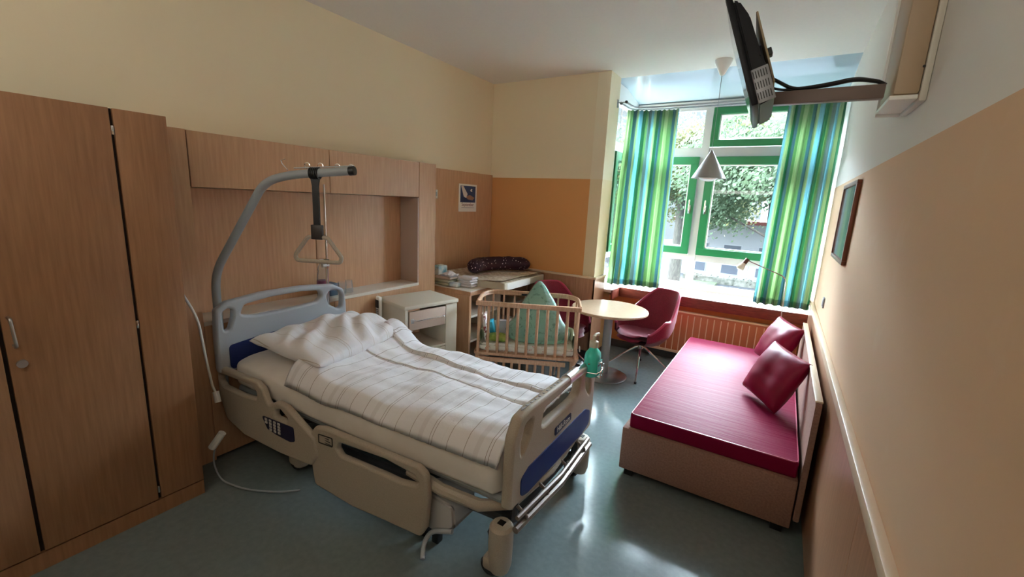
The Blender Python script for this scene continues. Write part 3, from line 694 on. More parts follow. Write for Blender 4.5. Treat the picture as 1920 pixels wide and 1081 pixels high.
g2 = thing('drinking_glass', 'upturned clear tumbler nearest the chrome pole on the shelf', 'glass', (-3.02, 2.305, .93)); MB().lathe([(0, .105), (.028, .105), (.035, 0), (.033, 0), (.026, .098), (0, .098)], 24).build('tumbler', CLEAR, g2)
g2['label'] = 'upturned clear glass, last in the row on the niche shelf'

# cables beside the wardrobe
cb = MB().tube(fillet([(-2.914, 1.04, 1.22), (-2.86, 1.055, 1.15), (-2.80, 1.10, 1.0), (-2.80, 1.12, .75), (-2.82, 1.15, .55), (-2.82, 1.165, .50)], .1), .007, 8).build('power_cable', WHITEC)
cb.parent = None; tag(cb, 'white cable hanging down beside the wardrobe to a plug', 'cable')
MB().tube([(-2.82, 1.165, .51), (-2.79, 1.16, .45)], .018, 10).build('plug', WHITEC, cb)
cb2 = MB().tube(fillet([(-2.72, 1.10, .24), (-2.72, 1.07, .12), (-2.66, 1.08, .012), (-2.45, 1.12, .012), (-2.28, 1.22, .012), (-2.2, 1.30, .012)], .1), .005, 8).build('floor_cable', GREYM)
tag(cb2, 'thin grey cable looped on the floor under the head of the bed', 'cable')
MB().tube([(-2.735, 1.08, .20), (-2.70, 1.13, .29)], .022, 10).build('plug', WHITEC, cb2)

# ---------------------------------------------------------------- bedside cabinet
ca = R(13); bcab = thing('bedside_cabinet', 'cream bedside cabinet with a drawer and open compartment', 'cabinet', (-2.50, 2.44, 0), 0)
bcab.rotation_euler = (0, 0, R(-12.5))
# local: x away from the wall is front (+x), y along the wall
D_, W_ = .42, .53
MB().box(-D_-.01, .01, -.012, W_+.012, .835, .87, .008).build('top', CABP, bcab)
MB().box(-D_+.01, 0, 0, .022, .06, .834).build('side_panel', CABP, bcab, smooth=0)
MB().box(-D_+.01, 0, W_-.12, W_, .06, .834).build('side_panel', CABP, bcab, smooth=0)
MB().box(-D_+.01, -D_+.02, .022, W_-.12, .06, .48).build('back_panel', WOOD, bcab, smooth=0)
MB().box(-D_+.02, -.004, .022, W_-.12, .455, .475).build('shelf', CABP, bcab, smooth=0)
dr = MB().box(-.02, 0, .04, W_-.125, .655, .815, .003).build('drawer', PINKL, bcab)
MB().tube(fillet([(0, .085, .74), (.03, .085, .74), (.03, .375, .74), (0, .375, .74)], .012), .005).build('handle', CHROME, dr)
MB().box(.0, .006, .05, .08, .715, .755, .002).build('lock', STEEL, dr)
b = MB().box(-D_+.02, -.02, .022, .04, .655, .83).box(-D_+.02, -.02, .04, W_-.125, .655, .66); b.build('drawer_box', PINKL, bcab, smooth=0)
d2 = MB().box(-.02, 0, .024, W_-.122, .10, .45, .003).build('lower_door', CABP, bcab); MB().box(.0, .012, .10, .30, .40, .41, .002).build('handle', STEEL, d2)
for x, y in ((-.06, .04), (-.06, W_-.05), (-D_+.07, .04), (-D_+.07, W_-.05)):
    MB().cyl((x, y, .025), (x, y, .06), .012).lathe([(0, -.012), (.02, -.012), (.025, -.006), (.025, .006), (.02, .012), (0, .012)], 20, mtx=Matrix.Translation((x, y, .025)) @ Matrix.Rotation(R(90), 4, 'X')).build('caster', BLACK, bcab)
hsn = thing('bedside_handset', 'pale phone handset in a holder on the left side of the cream cabinet', 'handset', (-2.86, 2.505, .72), R(-12.5))
MB().box(-.035, .03, -.035, -.002, -.03, .17, .012).build('receiver', WHITEC, hsn)
b = MB().box(-.03, .025, -.0385, -.0345, .07, .14, .003); b.build('screen', DGREY, hsn)
b = MB()
for i in range(3):
    for j in range(4): b.box(-.024+i*.017, -.014+i*.017, -.038, -.0345, .05-j*.015, .059-j*.015, .001)
b.build('keys', DGREY, hsn)

# ---------------------------------------------------------------- changing dresser
cd = thing('changing_dresser', 'beech changing dresser with open shelves in the corner', 'dresser', (-2.53, 3.345, 0))
def cb_(n, x0, x1, y0, y1, z0, z1, m=WOOD, bev=.001): return MB().box(x0, x1, y0-3.345, y1-3.345, z0, z1, bev).build(n, m, cd, smooth=0)
DX = XL+.032+2.53
cb_('side_panel', DX, -.015, 3.352, 3.385, 0, .798)
cb_('side_panel', DX, -.015, 4.49, 4.515, 0, .798)
cb_('top', DX, 0, 3.345, 4.52, .80, .842, WOOD, .003)
cb_('top_surface', DX+.002, -.002, 3.35, 4.518, .8425, .8465, LAM)
cb_('back_panel', DX, DX+.015, 3.386, 4.489, .05, .798, PINKL)
for z in (.30, .56): cb_('shelf', DX+.016, -.03, 3.386, 4.489, z, z+.022, LAM)
cb_('divider', DX+.016, -.03, 3.93, 3.95, .583, .797, LAM)
cb_('divider', DX+.016, -.03, 3.93, 3.95, .323, .559, LAM)
cb_('bottom', DX+.016, -.03, 3.386, 4.489, .06, .08, LAM)
# raised board for the pad, overhanging to the right
pd = thing('changing_pad', 'white wedge changing mat on the beech dresser', 'changing mat', (-2.33, 3.62, .8465), 0)
b = MB()
b.prism(rpoly([(-.80, 0), (.02, 0), (.02, .86), (-.80, .86)], .02), 0, .075, 'z', .006); b.build('pad_base', mat('cream vinyl', rgb(206, 196, 176), .45), pd)
def padfn(a, c):
    x = -.79+a*.80; y = .01+c*.84; e = min(1, 6*min(a, 1-a)); f = min(1, 6*min(c, 1-c))
    z = .078+.028*(1-math.sin(math.pi*a)**.6)+.006*noise.noise(Vector((x*9, y*9, 3)))
    return Vector((x, y, z))
b = MB().grid(padfn, 36, 36); b.grid(lambda a, c: Vector((-.79+a*.80, .01+c*.84, .0755)), 36, 36)
b.build('quilted_cover', noisy(mat('printed cotton', rgb(214, 202, 178), .8), rgb(196, 180, 156), rgb(226, 216, 198), 26, lo=.45, hi=.55), pd, smooth=180)
b = MB().box(.0205, .0225, .05, .52, .0, .072, .001); b.build('paper_strip', WHITEC, pd)
# nursing pillow: a fat curved roll
np_ = MB()
cpts = [(-2.77, 3.70, .0), (-2.86, 3.86, .0), (-2.88, 4.02, 0), (-2.83, 4.18, 0), (-2.74, 4.30, 0), (-2.62, 4.385, 0), (-2.48, 4.42, 0)]
sm = []
for i in range(len(cpts)-1):
    for k in range(5):
        t = k/5; P0 = Vector(cpts[max(i-1, 0)]); P1 = Vector(cpts[i]); P2 = Vector(cpts[i+1]); P3 = Vector(cpts[min(i+2, len(cpts)-1)])
        sm.append(.5*((2*P1)+(-P0+P2)*t+(2*P0-5*P1+4*P2-P3)*t*t+(-P0+3*P1-3*P2+P3)*t**3))
sm.append(Vector(cpts[-1])); n = len(sm)
rs = [.085*(min(1, math.sin(math.pi*min(max((i+.25)/(n-.5), 0.01), .99))*2.6))**.55 for i in range(n)]
np_.tube(sm, rs, 20)
for v in np_.bm.verts: v.co += v.co.normalized()*0 + Vector((1, 1, 1))*.006*noise.noise(v.co*16); v.co.z = max(v.co.z*.95, -.075)
DOT = mat('dark plum cotton', rgb(48, 22, 38), .8)
t = N(DOT, 'ShaderNodeTexCoord'); vo = N(DOT, 'ShaderNodeTexVoronoi'); vo.inputs['Scale'].default_value = 32
lt = N(DOT, 'ShaderNodeMath', operation='LESS_THAN'); lt.inputs[1].default_value = .19
mx = N(DOT, 'ShaderNodeMix', data_type='RGBA'); mx.inputs[6].default_value = rgb(48, 20, 36); mx.inputs[7].default_value = rgb(226, 206, 210)
L(DOT, t.outputs['Object'], vo.inputs['Vector']); L(DOT, vo.outputs['Distance'], lt.inputs[0]); L(DOT, lt.outputs[0], mx.inputs[0]); L(DOT, mx.outputs[2], BS(DOT).inputs['Base Color'])
npo = np_.build('nursing_pillow', DOT, smooth=180); npo.location = (0, 0, .8465+.105+.066); tag(npo, 'curved dark plum nursing pillow with pale dots on the changing mat', 'nursing pillow')
# folded cloths
cl = [('white folded cloth, second row, at the edge of the stack', 0)]
fold = mat('white cotton cloth', rgb(226, 222, 226), .85); foldg = mat('sage folded cloth', rgb(168, 172, 150), .85)
names = ['folded white cloth at the bottom of the front stack', 'folded white cloth, second from the bottom of the front stack', 'folded white cloth, second from the top of the front stack', 'folded white cloth on top of the front stack']
for i, lbn in enumerate(names):
    b = MB().box(-.09, .09, -.062, .062, 0, .024, .011, 3)
    for v in b.bm.verts: v.co.z += .002*noise.noise(v.co*30+Vector((i*4, 0, 0)))
    o = b.build('folded_cloth', fold); o.location = (-2.73+.004*(i % 2), 3.545+.003*i, .849+i*.026); o.rotation_euler = (0, 0, R(6-5*(i % 3))); tag(o, lbn, 'cloth', 'folded cloths on the dresser')
names = ['sage green folded cloth at the bottom of the rear stack', 'sage green folded cloth in the middle of the rear stack', 'beige folded cloth near the top of the rear stack']
for i, lbn in enumerate(names):
    b = MB().box(-.10, .10, -.07, .07, 0, .03, .013, 3); o = b.build('folded_cloth', foldg if i < 2 else mat('beige folded cloth', rgb(206, 186, 172), .85)); o.location = (-2.945, 3.455+.004*i, .849+i*.032); o.rotation_euler = (0, 0, R(-4+4*i)); tag(o, lbn, 'cloth', 'folded cloths on the dresser')
def rumple(a, c):
    x, y = a-.5, c-.5; return Vector((x*.16, y*.14, .012+.035*math.exp(-(x*x+y*y)*8)+.014*noise.noise(Vector((x*7, y*7, 2)))))
b = MB().grid(rumple, 20, 20).grid(lambda a, c: Vector(((a-.5)*.16, (c-.5)*.14, 0)), 20, 20); o = b.build('crumpled_cloth', fold, smooth=180); o.location = (-2.90, 3.47, .947); tag(o, 'loose crumpled white cloth on top of the stacked cloths', 'cloth')
pk = thing('wet_wipes_pack', 'pale blue and green printed pack standing behind the folded cloths', 'package', (-3.07, 3.47, .945))
MB().box(-.05, .05, -.075, .075, 0, .10, .015, 3).build('pack', noisy(mat('pale blue print', rgb(150, 205, 220), .3), rgb(110, 180, 205), rgb(236, 246, 244), 9, lo=.4, hi=.6), pk)
MB().box(-.02, .02, -.04, .04, .1005, .108, .003).build('lid', WHITEC, pk)
pk.location = (-3.08, 3.44, .8465); MB().box(-.055, .055, -.08, .08, 0, .0, 0) if False else None
pk2 = thing('wet_wipes_pack', 'small white pack lying at the dresser edge in front of the stacks', 'package', (-2.80, 3.43, .8465)); MB().box(-.055, .055, -.035, .035, 0, .05, .018, 3).build('pack', noisy(mat('white print', rgb(226, 232, 240), .3), rgb(180, 200, 220), rgb(240, 242, 244), 14), pk2)
pkb = MB().box(-.06, .06, -.085, .085, 0, .10, .006).build('carton', mat('yellow green card', rgb(168, 160, 90), .5)); pkb.location = (-3.10, 3.535, .8465)
pkb.scale = (.8, .8, .8)
tag(pkb, 'small yellow green carton behind the folded cloths at the wall', 'box'); pk.location = (-3.10, 3.535, .928)

# ---------------------------------------------------------------- crib
cr0 = Vector((-2.255, 3.085, 0)); ang = math.atan2(3.50-3.085, -1.415+2.255)
crib = thing('bedside_crib', 'slatted beech bedside crib standing between bed and table', 'crib', cr0, ang)
LC = .93; DC = .42; ZT_, ZBs = .85, .37
def bar(b, p0, p1, w, t):  # rectangular bar between points, w horizontal width, t thickness
    b.tube([p0, p1], w/2, 8); return b
MB().box(-.01, LC+.01, -.018, .018, ZT_-.042, ZT_, .007).build('front_rail', WOODC, crib)
arcp = fillet([(0, .02, ZT_-.02), (0, DC+.02, ZT_+.0), (LC, DC+.02, ZT_+.0), (LC, .02, ZT_-.02)], .2, 10)
b = MB()
for dz in (-.012, 0, .012): b.tube([p+Vector((0, 0, dz)) for p in arcp], .013, 8)
b.build('back_rail', WOODC, crib)
b = MB().prism(rpoly([(-.02, -.02), (LC+.02, -.02), (LC+.02, DC*.75), (LC*.85, DC+.02), (LC*.15, DC+.02), (-.02, DC*.75)], .05), ZBs-.025, ZBs, 'z', .004); b.build('bed_board', WOODC, crib)
for i in range(11):
    x = .02+(LC-.04)*i/10; MB().tube([(x, 0, ZBs), (x, 0, ZT_-.03)], .0135, 8).build('slat', WOODC, crib)
path = arcp; tot = sum((path[i+1]-path[i]).length for i in range(len(path)-1))
for k in range(1, 15):
    s = tot*k/15; acc = 0
    for i in range(len(path)-1):
        l = (path[i+1]-path[i]).length
        if acc+l >= s: q = path[i].lerp(path[i+1], (s-acc)/l); break
        acc += l
    MB().box(q.x-.009, q.x+.009, q.y-.009, q.y+.009, ZBs, q.z-.005, .003).build('slat', WOODC, crib)
for x in (.02, LC-.02):
    for y in (.03, DC*.7): MB().box(x-.026, x+.026, y-.02, y+.02, 0, ZBs-.026, .005).build('leg', WOODC, crib)
    MB().box(x-.02, x+.02, .0, DC*.75, .06, .10, .004).build('foot_rail', WOODC, crib)
MB().box(.03, LC-.10, -.045, -.02, ZBs-.075, ZBs-.035, .005).build('barrier_rail', WOODC, crib)
MB().box(.03, LC-.10, -.045, -.02, .06, .09, .005).build('barrier_rail', WOODC, crib)
for i in range(11): x = .055+(LC-.21)*i/10; MB().tube([(x, -.032, .09), (x, -.032, ZBs-.07)], .0125, 8).build('barrier_slat', WOODC, crib)
MB().box(.44, .53, DC+.035, DC+.037, ZT_-.022, ZT_-.004).build('name_label', BLACK, crib, smooth=0)
MB().box(.37, .47, DC+.0, DC+.003, ZT_-.02, ZT_+.0).build('dark_label', BLACK, crib, smooth=0)
MB().box(LC+.022, LC+.03, .05, .11, ZBs+.05, ZBs+.09, .002).build('cloth_label', WHITEC, crib)
PR = noisy(mat('printed white cotton', rgb(226, 222, 212), .85), rgb(232, 230, 222), rgb(206, 150, 140), 38, lo=.62, hi=.68)
cm = MB().prism(rpoly([(.02, .02), (LC-.02, .02), (LC-.02, DC*.7), (LC*.84, DC-.01), (LC*.16, DC-.01), (.02, DC*.7)], .04), 0, .075, 'z', .02)
cmo = cm.build('crib_mattress', PR); cmo.location = cr0+Vector((0, 0, ZBs+.002)); cmo.rotation_euler = (0, 0, ang); tag(cmo, 'printed white mattress inside the beech crib', 'mattress')
# bumper round the inside
inner = [(.04, .035), (.04, .30), (.16, .385), (LC-.16, .385), (LC-.04, .30), (LC-.04, .035)]
ip_ = fillet([(x, y, 0) for x, y in inner], .1, 6)
b = MB()
def bump(a, c):
    f = a*(len(ip_)-1); i = min(int(f), len(ip_)-2); p = ip_[i].lerp(ip_[i+1], f-i); t = (ip_[i+1]-ip_[i]).normalized(); nn = Vector((-t.y, t.x, 0))
    th = 2*math.pi*c; return p-nn*(.0+.014*math.cos(th))*1+Vector((0, 0, .145+.062*math.sin(th)+.01*noise.noise(p*14)))
b.grid(lambda c, a: bump(a, c), 14, 60, True); bo = b.build('crib_bumper', noisy(mat('pale mint cotton', rgb(200, 214, 186), .85), rgb(206, 216, 190), rgb(190, 204, 176), 12), smooth=180)
bo.location = cr0+Vector((0, 0, ZBs)); bo.rotation_euler = (0, 0, ang); tag(bo, 'pale padded bumper lining the inside of the crib', 'bumper')
# mint baby pack wrapped in plastic, a tall soft cone
PK0 = crib
mint = noisy(mat('mint printed cotton', rgb(150, 196, 176), .8), rgb(150, 198, 178), rgb(112, 160, 142), 30, lo=.55, hi=.66)
def cone(a, c, grow=0.0):
    th = 2*math.pi*a; z = c
    r = (1-z)**.75*.5*(1 if z > .12 else .86+.14*math.sin(z/.12*math.pi/2))
    sx2, sy2 = .62, .30
    x = .02*z+r*sx2*math.cos(th)-.02; y = r*sy2*math.cos(0)*math.sin(th)
    if z < .35: x *= 1.0+.10*math.sin(z/.35*math.pi)
    if z >= .97: pass
    n_ = .018*noise.noise(Vector((math.cos(th)*2.4, math.sin(th)*2.4, z*4)))
    s = 1+(n_*2+grow)/max(r, .08)*.5
    return Vector((x*s-.03*z, y*s, .006+z*.57+grow*.6))
def mkcone(name, m, grow, par=None):
    b = MB(); b.grid(lambda a, c: cone(a, c*.985, grow), 40, 36, True)
    bmesh.ops.holes_fill(b.bm, edges=[e for e in b.bm.edges if e.is_boundary], sides=0)
    return b.build(name, m, par, smooth=180)
cn = mkcone('wrapped_nest_cushion', mint, 0.0)
Mx = Matrix.Translation(cr0) @ Matrix.Rotation(ang, 4, 'Z')
cn.location = Mx @ Vector((.58, .20, ZBs+.085)); cn.rotation_euler = (0, 0, ang); tag(cn, 'tall mint green triangular cushion wrapped in clear film inside the crib', 'cushion')
mkcone('plastic_wrap', FILM, .012, cn)
def inc(name, mb, m, x, y, z, lab, cat, rz=0, ry=0):
    o = mb.build(name, m); o.location = Mx @ Vector((x, y, z)); o.rotation_euler = (0, R(ry), ang+R(rz)); tag(o, lab, cat); return o
inc('diaper_pack', MB().box(-.025, .025, -.06, .06, 0, .17, .012, 3), mat('cyan film', rgb(60, 178, 206),   .3), .14, .22, ZBs+.08, 'bright cyan pack leaning inside the crib at its left end', 'package', 0, -14)
inc('leaflet_stack', MB().box(-.05, .05, -.03, .03, 0, .16, .002), mat('grey card', rgb(186, 182, 184), .6), .20, .27, ZBs+.08, 'grey and cream booklet standing inside the crib behind the bars', 'booklet')
inc('care_card', MB().box(-.035, .035, -.004, .004, 0, .17, .002), noisy(mat('white card with red dots', rgb(228, 224, 222), .5), rgb(232, 228, 226), rgb(180, 50, 60), 60, lo=.68, hi=.7), .29, .30, ZBs+.08, 'white card with red dots standing left of the mint cushion', 'card')
inc('baby_clothing_roll', pillow_mesh(.20, .12, .07, 5, 16, 16), noisy(mat('green print cotton', rgb(140, 160, 70), .8), rgb(110, 140, 50), rgb(170, 180, 90), 20), .19, .10, ZBs+.118, 'green patterned cloth roll lying low inside the crib', 'cloth')
rb = pillow_mesh(.06, .20, .24, 9, 20, 20)
inc('printed_cloth', MB().box(-.012, .012, -.08, .08, 0, .25, .01, 3), noisy(mat('red and brown print', rgb(214, 200, 196), .8), rgb(228, 220, 214), rgb(140, 70, 70), 32, lo=.5, hi=.56), .085, .14, ZBs+.08, 'red and white printed cloth at the left end of the crib', 'cloth', 0, -8)

# ---------------------------------------------------------------- round table
tb = thing('round_table', 'round light beech table on a grey steel column', 'table', (-1.385, 4.18, 0))
MB().lathe([(0, .698), (.37, .698), (.382, .703), (.385, .712), (.382, .722), (.375, .727), (0, .727)], 64).build('tabletop', WOODL, tb)
MB().lathe([(0, 0), (.235, 0), (.238, .006), (.225, .013), (.11, .022), (.05, .03), (0, .03)], 48).build('base', STEEL, tb)
MB().lathe([(.043, .028), (.043, .697)], 32).build('column', GREYM, tb)

# ---------------------------------------------------------------- chairs
def make_chair():
    c = thing('shell_chair', 'crimson shell armchair right of the round table, in front of the radiator', 'chair')
    # local frame: faces -y; shell
    def seatfn(a, c2, dn=0):
        x = 2*a-1; y = 2*c2-1                               # y=-1 front, 1 back
        k = (1-.34*min(x*x, y*y)*1.0)*(1-.10*abs(x*y))
        w = .235-.03*max(0, y)
        px = x*w*k; py = y*.225*k-.01
        z = .44-.012*(1-x*x)*(1-y*y)-.015*y + (.0 if y > -.7 else -.03*((-.7-y)/.3)**2)
        return Vector((px, py, z-dn))
    b = MB(); b.grid(lambda a, c2: seatfn(a, c2), 20, 20); b.grid(lambda a, c2: seatfn(a, c2, .045), 20, 20)
    b.build('seat_pad', CRIM, c, smooth=180, weld=.001)
    # outer shell: swept from under the seat up into arms and back
    def shell(a, c2, off=0):
        # a: angle round from front-left arm over the back to front-right arm
        th = R(-35+250*a) ; cx, sy = math.cos(th), math.sin(th)
        bk = max(0, sy)                                     # 1 at the back
        top = .56 + .0*bk
        s = max(0, min(1, (sy-.25)/.6)); s = s*s*(3-2*s)
        fr = max(0, min(1, (-sy)/.5))
        top = .60*(1-s)+.84*s - .12*fr
        z = .33+(top-.33)*c2
        t = c2
        flare = .17+.115*min(1, t*2.2)**.7
        rx = flare*(1+.04*t); ry = flare*.92+.03*s*t
        rx *= (1-.16*s*max(0, t-.55)/.45)
        x = cx*rx; y = sy*ry+.02+(.10*s*max(0, t-.3))
        return Vector((x*(1-off*3), (y-.02)*(1-off*3)+.02, z+off*.2))
    b = MB(); b.grid(lambda a, c2: shell(a, c2), 52, 18); b.grid(lambda a, c2: shell(a, c2, .022), 52, 18)
    o = b.build('shell', CRIM, c, smooth=180)
    rim = []
    for i in range(52):
        rim.append((shell(i/51, 1)+shell(i/51, 1, .022))/2)
    MB().tube(rim, .0125, 8).build('edge_piping', CRIMP, c)
    b = MB()
    def und(a, c2):
        th = 2*math.pi*a; r = c2; q = .175*r; return Vector((q*math.cos(th), q*.92*math.sin(th)+.02, .325+.012*r**2))
    b.grid(und, 36, 8, True); b.bm.verts.ensure_lookup_table(); b.build('shell_base', CRIM, c, smooth=180, weld=.0005)
    MB().lathe([(0, .255), (.03, .255), (.022, .30), (.05, .326), (0, .326)], 24, (0, .02, 0)).build('hub', CHROME, c)
    for k in range(4):
        t = R(45+90*k); dd = Vector((math.cos(t), math.sin(t), 0))
        l = MB().tube([Vector((0, .02, .28)), Vector((0, .02, .262))+dd*.05, Vector((0, .02, .02))+dd*.33], [.013, .012, .008], 10).build('leg', CHROME, c)
        q = Vector((0, .02, 0))+dd*.335; MB().cyl(q, q+Vector((0, 0, .022)), .013, 12).build('glide', BLACK, l)
    return c
ch1 = make_chair(); ch1.scale = (1.08, 1.08, 1.04); ch1.location = (-1.13, 4.50, 0); ch1.rotation_euler = (0, 0, R(-33)); ch1['group'] = 'crimson shell chairs'
ch2 = copy_tree(ch1); ch2.location = (-1.86, 4.12, 0); ch2.rotation_euler = (0, 0, R(62)); ch2['label'] = 'crimson shell armchair half hidden behind the crib, left of the table'

# ---------------------------------------------------------------- radiator
rd = thing('radiator', 'orange ribbed radiator under the window', 'radiator', (-1.35, YW-.07, .12))
RADM = mat('orange lacquer', rgb(196, 122, 80), .4); RADL = mat('pale orange lacquer', rgb(230, 200, 164), .4)
b = MB().box(-.0, 1.64, -.02, .02, .0, .47, .004); b.build('plate', RADM, rd)
b = MB()
for i in range(24): x = .03+i*.0685; b.box(x-.005, x+.005, -.03, -.0201, .02, .45, .002)
b.build('ribs', RADL, rd)
MB().box(-.005, 1.645, -.032, .03, .471, .487, .004).build('top_grille', RADL, rd); MB().box(-.005, 1.645, -.032, -.02, -.012, .018, .004).build('bottom_rail', RADL, rd)
MB().cyl((-.09, 0, .43), (-.01, 0, .43), .022).build('valve', WHITEC, rd); MB().cyl((-.15, 0, .43), (-.091, 0, .43), .028).build('thermostat_knob', WHITEC, rd)
for x in (.2, 1.4): MB().box(x-.02, x+.02, .021, .069, .1, .35).build('bracket', RADL, rd, smooth=0)

# ---------------------------------------------------------------- curtains, rods
YC = 5.06
def curtain(name, path_top, path_bot, z0, z1, uv0, uv1, folds, amp, lab, grp):
    NU, NV = 260, 26
    def along(path, t):
        segs = [(Vector(path[i+1])-Vector(path[i])).length for i in range(len(path)-1)]; T = sum(segs)*t; i = 0
        while i < len(segs)-1 and T > segs[i]: T -= segs[i]; i += 1
        a, b_ = Vector(path[i]), Vector(path[i+1]); tt = (b_-a).normalized(); return a+tt*T, Vector((-tt.y, tt.x))
    bm = bmesh.new(); uvl = bm.loops.layers.uv.new('UVMap'); g = []
    ph = [random.uniform(-.5, .5) for _ in range(60)]
    for i in range(NU):
        t = i/(NU-1); row = []
        for j in range(NV):
            v = j/(NV-1)
            pt, n1 = along(path_top, t); pb_, n2 = along(path_bot, t); p = pt.lerp(pb_, v); nn = (n1+n2).normalized()
            f = t*folds; A = amp*(.45+.55*v)*(1+.4*math.sin(f*.7+1))
            d = A*math.sin(2*math.pi*(f+.18*math.sin(f*1.3)+.05*math.sin(v*3+f)))+.25*A*math.sin(4*math.pi*f+1+v)
            if v < .035: d += .006*math.sin(f*40)*(1-v/.035)
            z = z1+(z0-z1)*v + (.006*math.sin(f*9) if j == 0 else 0)
            row.append(bm.verts.new((p.x+nn.x*d, p.y+nn.y*d, z)))
        g.append(row)
    for i in range(NU-1):
        for j in range(NV-1):
            f = bm.faces.new((g[i][j], g[i+1][j], g[i+1][j+1], g[i][j+1]))
            for lp_, (a, c) in zip(f.loops, ((i, j), (i+1, j), (i+1, j+1), (i, j+1))): lp_[uvl].uv = (uv0+(uv1-uv0)*a/(NU-1), c/(NV-1))
    me = bpy.data.meshes.new(name); bm.to_mesh(me); bm.free(); me.materials.append(CURT)
    for p in me.polygons: p.use_smooth = True
    o = bpy.data.objects.new(name, me); COL.objects.link(o); sd = o.modifiers.new('solid', 'SOLIDIFY'); sd.thickness = .0015; sd.use_rim = True
    tag(o, lab, 'curtain', grp); return o
cleft = curtain('curtain', [(-1.665, 5.0), (-1.56, 5.06), (-1.40, 5.12), (-1.14, 5.13)], [(-1.70, 4.93), (-1.56, 4.98), (-1.40, 5.065), (-1.12, 5.07)], .835, 2.80, .02, 1.35, 8, .032, 'green and blue striped curtain at the left of the window', 'striped curtains')
cright = curtain('curtain', [(-.13, 5.13), (.32, 5.12)], [(-.165, 5.055), (.32, 5.06)], .835, 2.80, .65, 1.85, 7, .030, 'green and blue striped curtain at the right of the window', 'striped curtains')
def rod(name, pts, lab, r=.010):
    o = MB().tube(fillet(pts, .25, 10), r, 12).build(name, GREYM); tag(o, lab, 'curtain rod'); return o
r1o = rod('curtain_rod', [(-1.62, 4.80, 2.84), (-1.62, 5.13, 2.84), (.335, 5.13, 2.84)], 'curved grey rod that carries the two striped curtains')
r2o = rod('curtain_rod', [(-1.69, 4.84, 2.84), (-1.69, 5.26, 2.84), (.335, 5.26, 2.84)], 'empty second grey rod running behind the curtains, close to the window')
r1o['group'] = r2o['group'] = 'curtain rods'
bk = MB().tube([(XC+.001, 4.80, 2.84), (-1.605, 4.80, 2.84)], .006, 8).box(XC+.001, XC+.008, 4.785, 4.815, 2.79, 2.87); bko = bk.build('wall_bracket', GREYM, r1o)
MB().lathe([(0, -.014), (.014, -.012), (.016, 0), (.014, .012), (0, .014)], 16, mtx=Matrix.Translation((-1.62, 4.795, 2.84)) @ Matrix.Rotation(R(90), 4, 'X')).build('finial', DGREY, r1o)
MB().lathe([(0, -.014), (.014, -.012), (.016, 0), (.014, .012), (0, .014)], 16, mtx=Matrix.Translation((-1.69, 4.835, 2.84)) @ Matrix.Rotation(R(90), 4, 'X')).build('finial', DGREY, r2o)

# ---------------------------------------------------------------- pendant lamp
ZL = ZC
pl = thing('pendant_lamp', 'grey cone pendant lamp hanging in front of the window', 'lamp', (-.685, 4.62, 0))
MB().lathe([(0, ZC-.001), (.075, ZC-.001), (.073, ZC-.02), (.022, ZC-.125), (.008, ZC-.135), (0, ZC-.135)], 32).build('ceiling_rose', WHITEC, pl)
MB().cyl((0, 0, ZC-.13), (0, 0, 2.31), .0025, 8).build('cord', GREYM, pl)
MB().lathe([(.008, 2.315), (.012, 2.30), (.152, 2.055), (.156, 2.048), (.150, 2.05), (.01, 2.29)], 40).build('shade', mat('grey lacquered metal', rgb(150, 146, 142), .4), pl)
MB().lathe([(0, 2.02), (.04, 2.024), (.075, 2.04), (.09, 2.06), (.03, 2.15), (0, 2.15)], 28).build('bulb', mat('opal glass', rgb(236, 238, 240), .25, Transmission_Weight=.2), pl)

# ---------------------------------------------------------------- sofa bed
sf = thing('daybed', 'low crimson daybed with upholstered base along the right wall', 'sofa', (-.70, 2.60, 0))
UPH = noisy(mat('brown grey upholstery', rgb(150, 112, 96), .7), rgb(140, 104, 90), rgb(158, 120, 104), 90, bump=.1)
SW, SL = .965, 2.12
MB().box(0, SW, 0, SL, .055, .345, .008).build('base', UPH, sf)
MB().box(.035, SW-.01, .02, SL-.02, .3455, .445, .014, 3).build('mattress', PINKM, sf)
e = [(.04, .025, .437), (SW-.015, .025, .437), (SW-.015, SL-.025, .437), (.04, SL-.025, .437)]
MB().tube(rpoly([(x, y) for x, y, z in e], .03) and [(x, y, .4405) for x, y in rpoly([(x, y) for x, y, z in e], .03)], .0045, 6, closed=True).build('piping', CRIMP, sf)
for x in (.06, SW-.06):
    for y in (.06, SL-.06): MB().box(x-.03, x+.03, y-.03, y+.03, 0, .054, .004).build('foot', BLACK, sf)
b = MB().prism(rpoly([(-.0, .10), (-.0, .80), (SL*.93, .80), (SL*.93, .10)], .03), .972, 1.0, 'x', .004)
b.build('backboard', UPH, sf); MB().box(.968, 1.004, .02, SL*.93-.02, .8, .812, .004).build('backboard_edge', CRIMP if False else SKIN, sf)
LEA = PINK
def cushion(seed): return pillow_mesh(.40, .40, .15, seed, 40, 40, .1, .014)
for i, (loc, rot, lab) in enumerate([((.095, 3.38, .65), (R(10), R(-64), R(24)), 'nearer crimson leatherette cushion on the daybed'), ((.10, 4.28, .66), (R(6), R(-66), R(20)), 'farther crimson leatherette cushion on the daybed, behind the first')]):
    cb0 = cushion(11+i*5)
    for v in cb0.bm.verts:
        q = v.co; q.z += .004*math.sin(abs(q.x*q.y)*200)*(1 if q.z > 0 else -1)*max(0, 1-abs(q.x)*3)*.6
    cu = cb0.build('cushion', LEA, smooth=180, weld=.002)
    cu.location = loc; cu.rotation_euler = rot; tag(cu, lab, 'cushion', 'crimson cushions on the daybed')
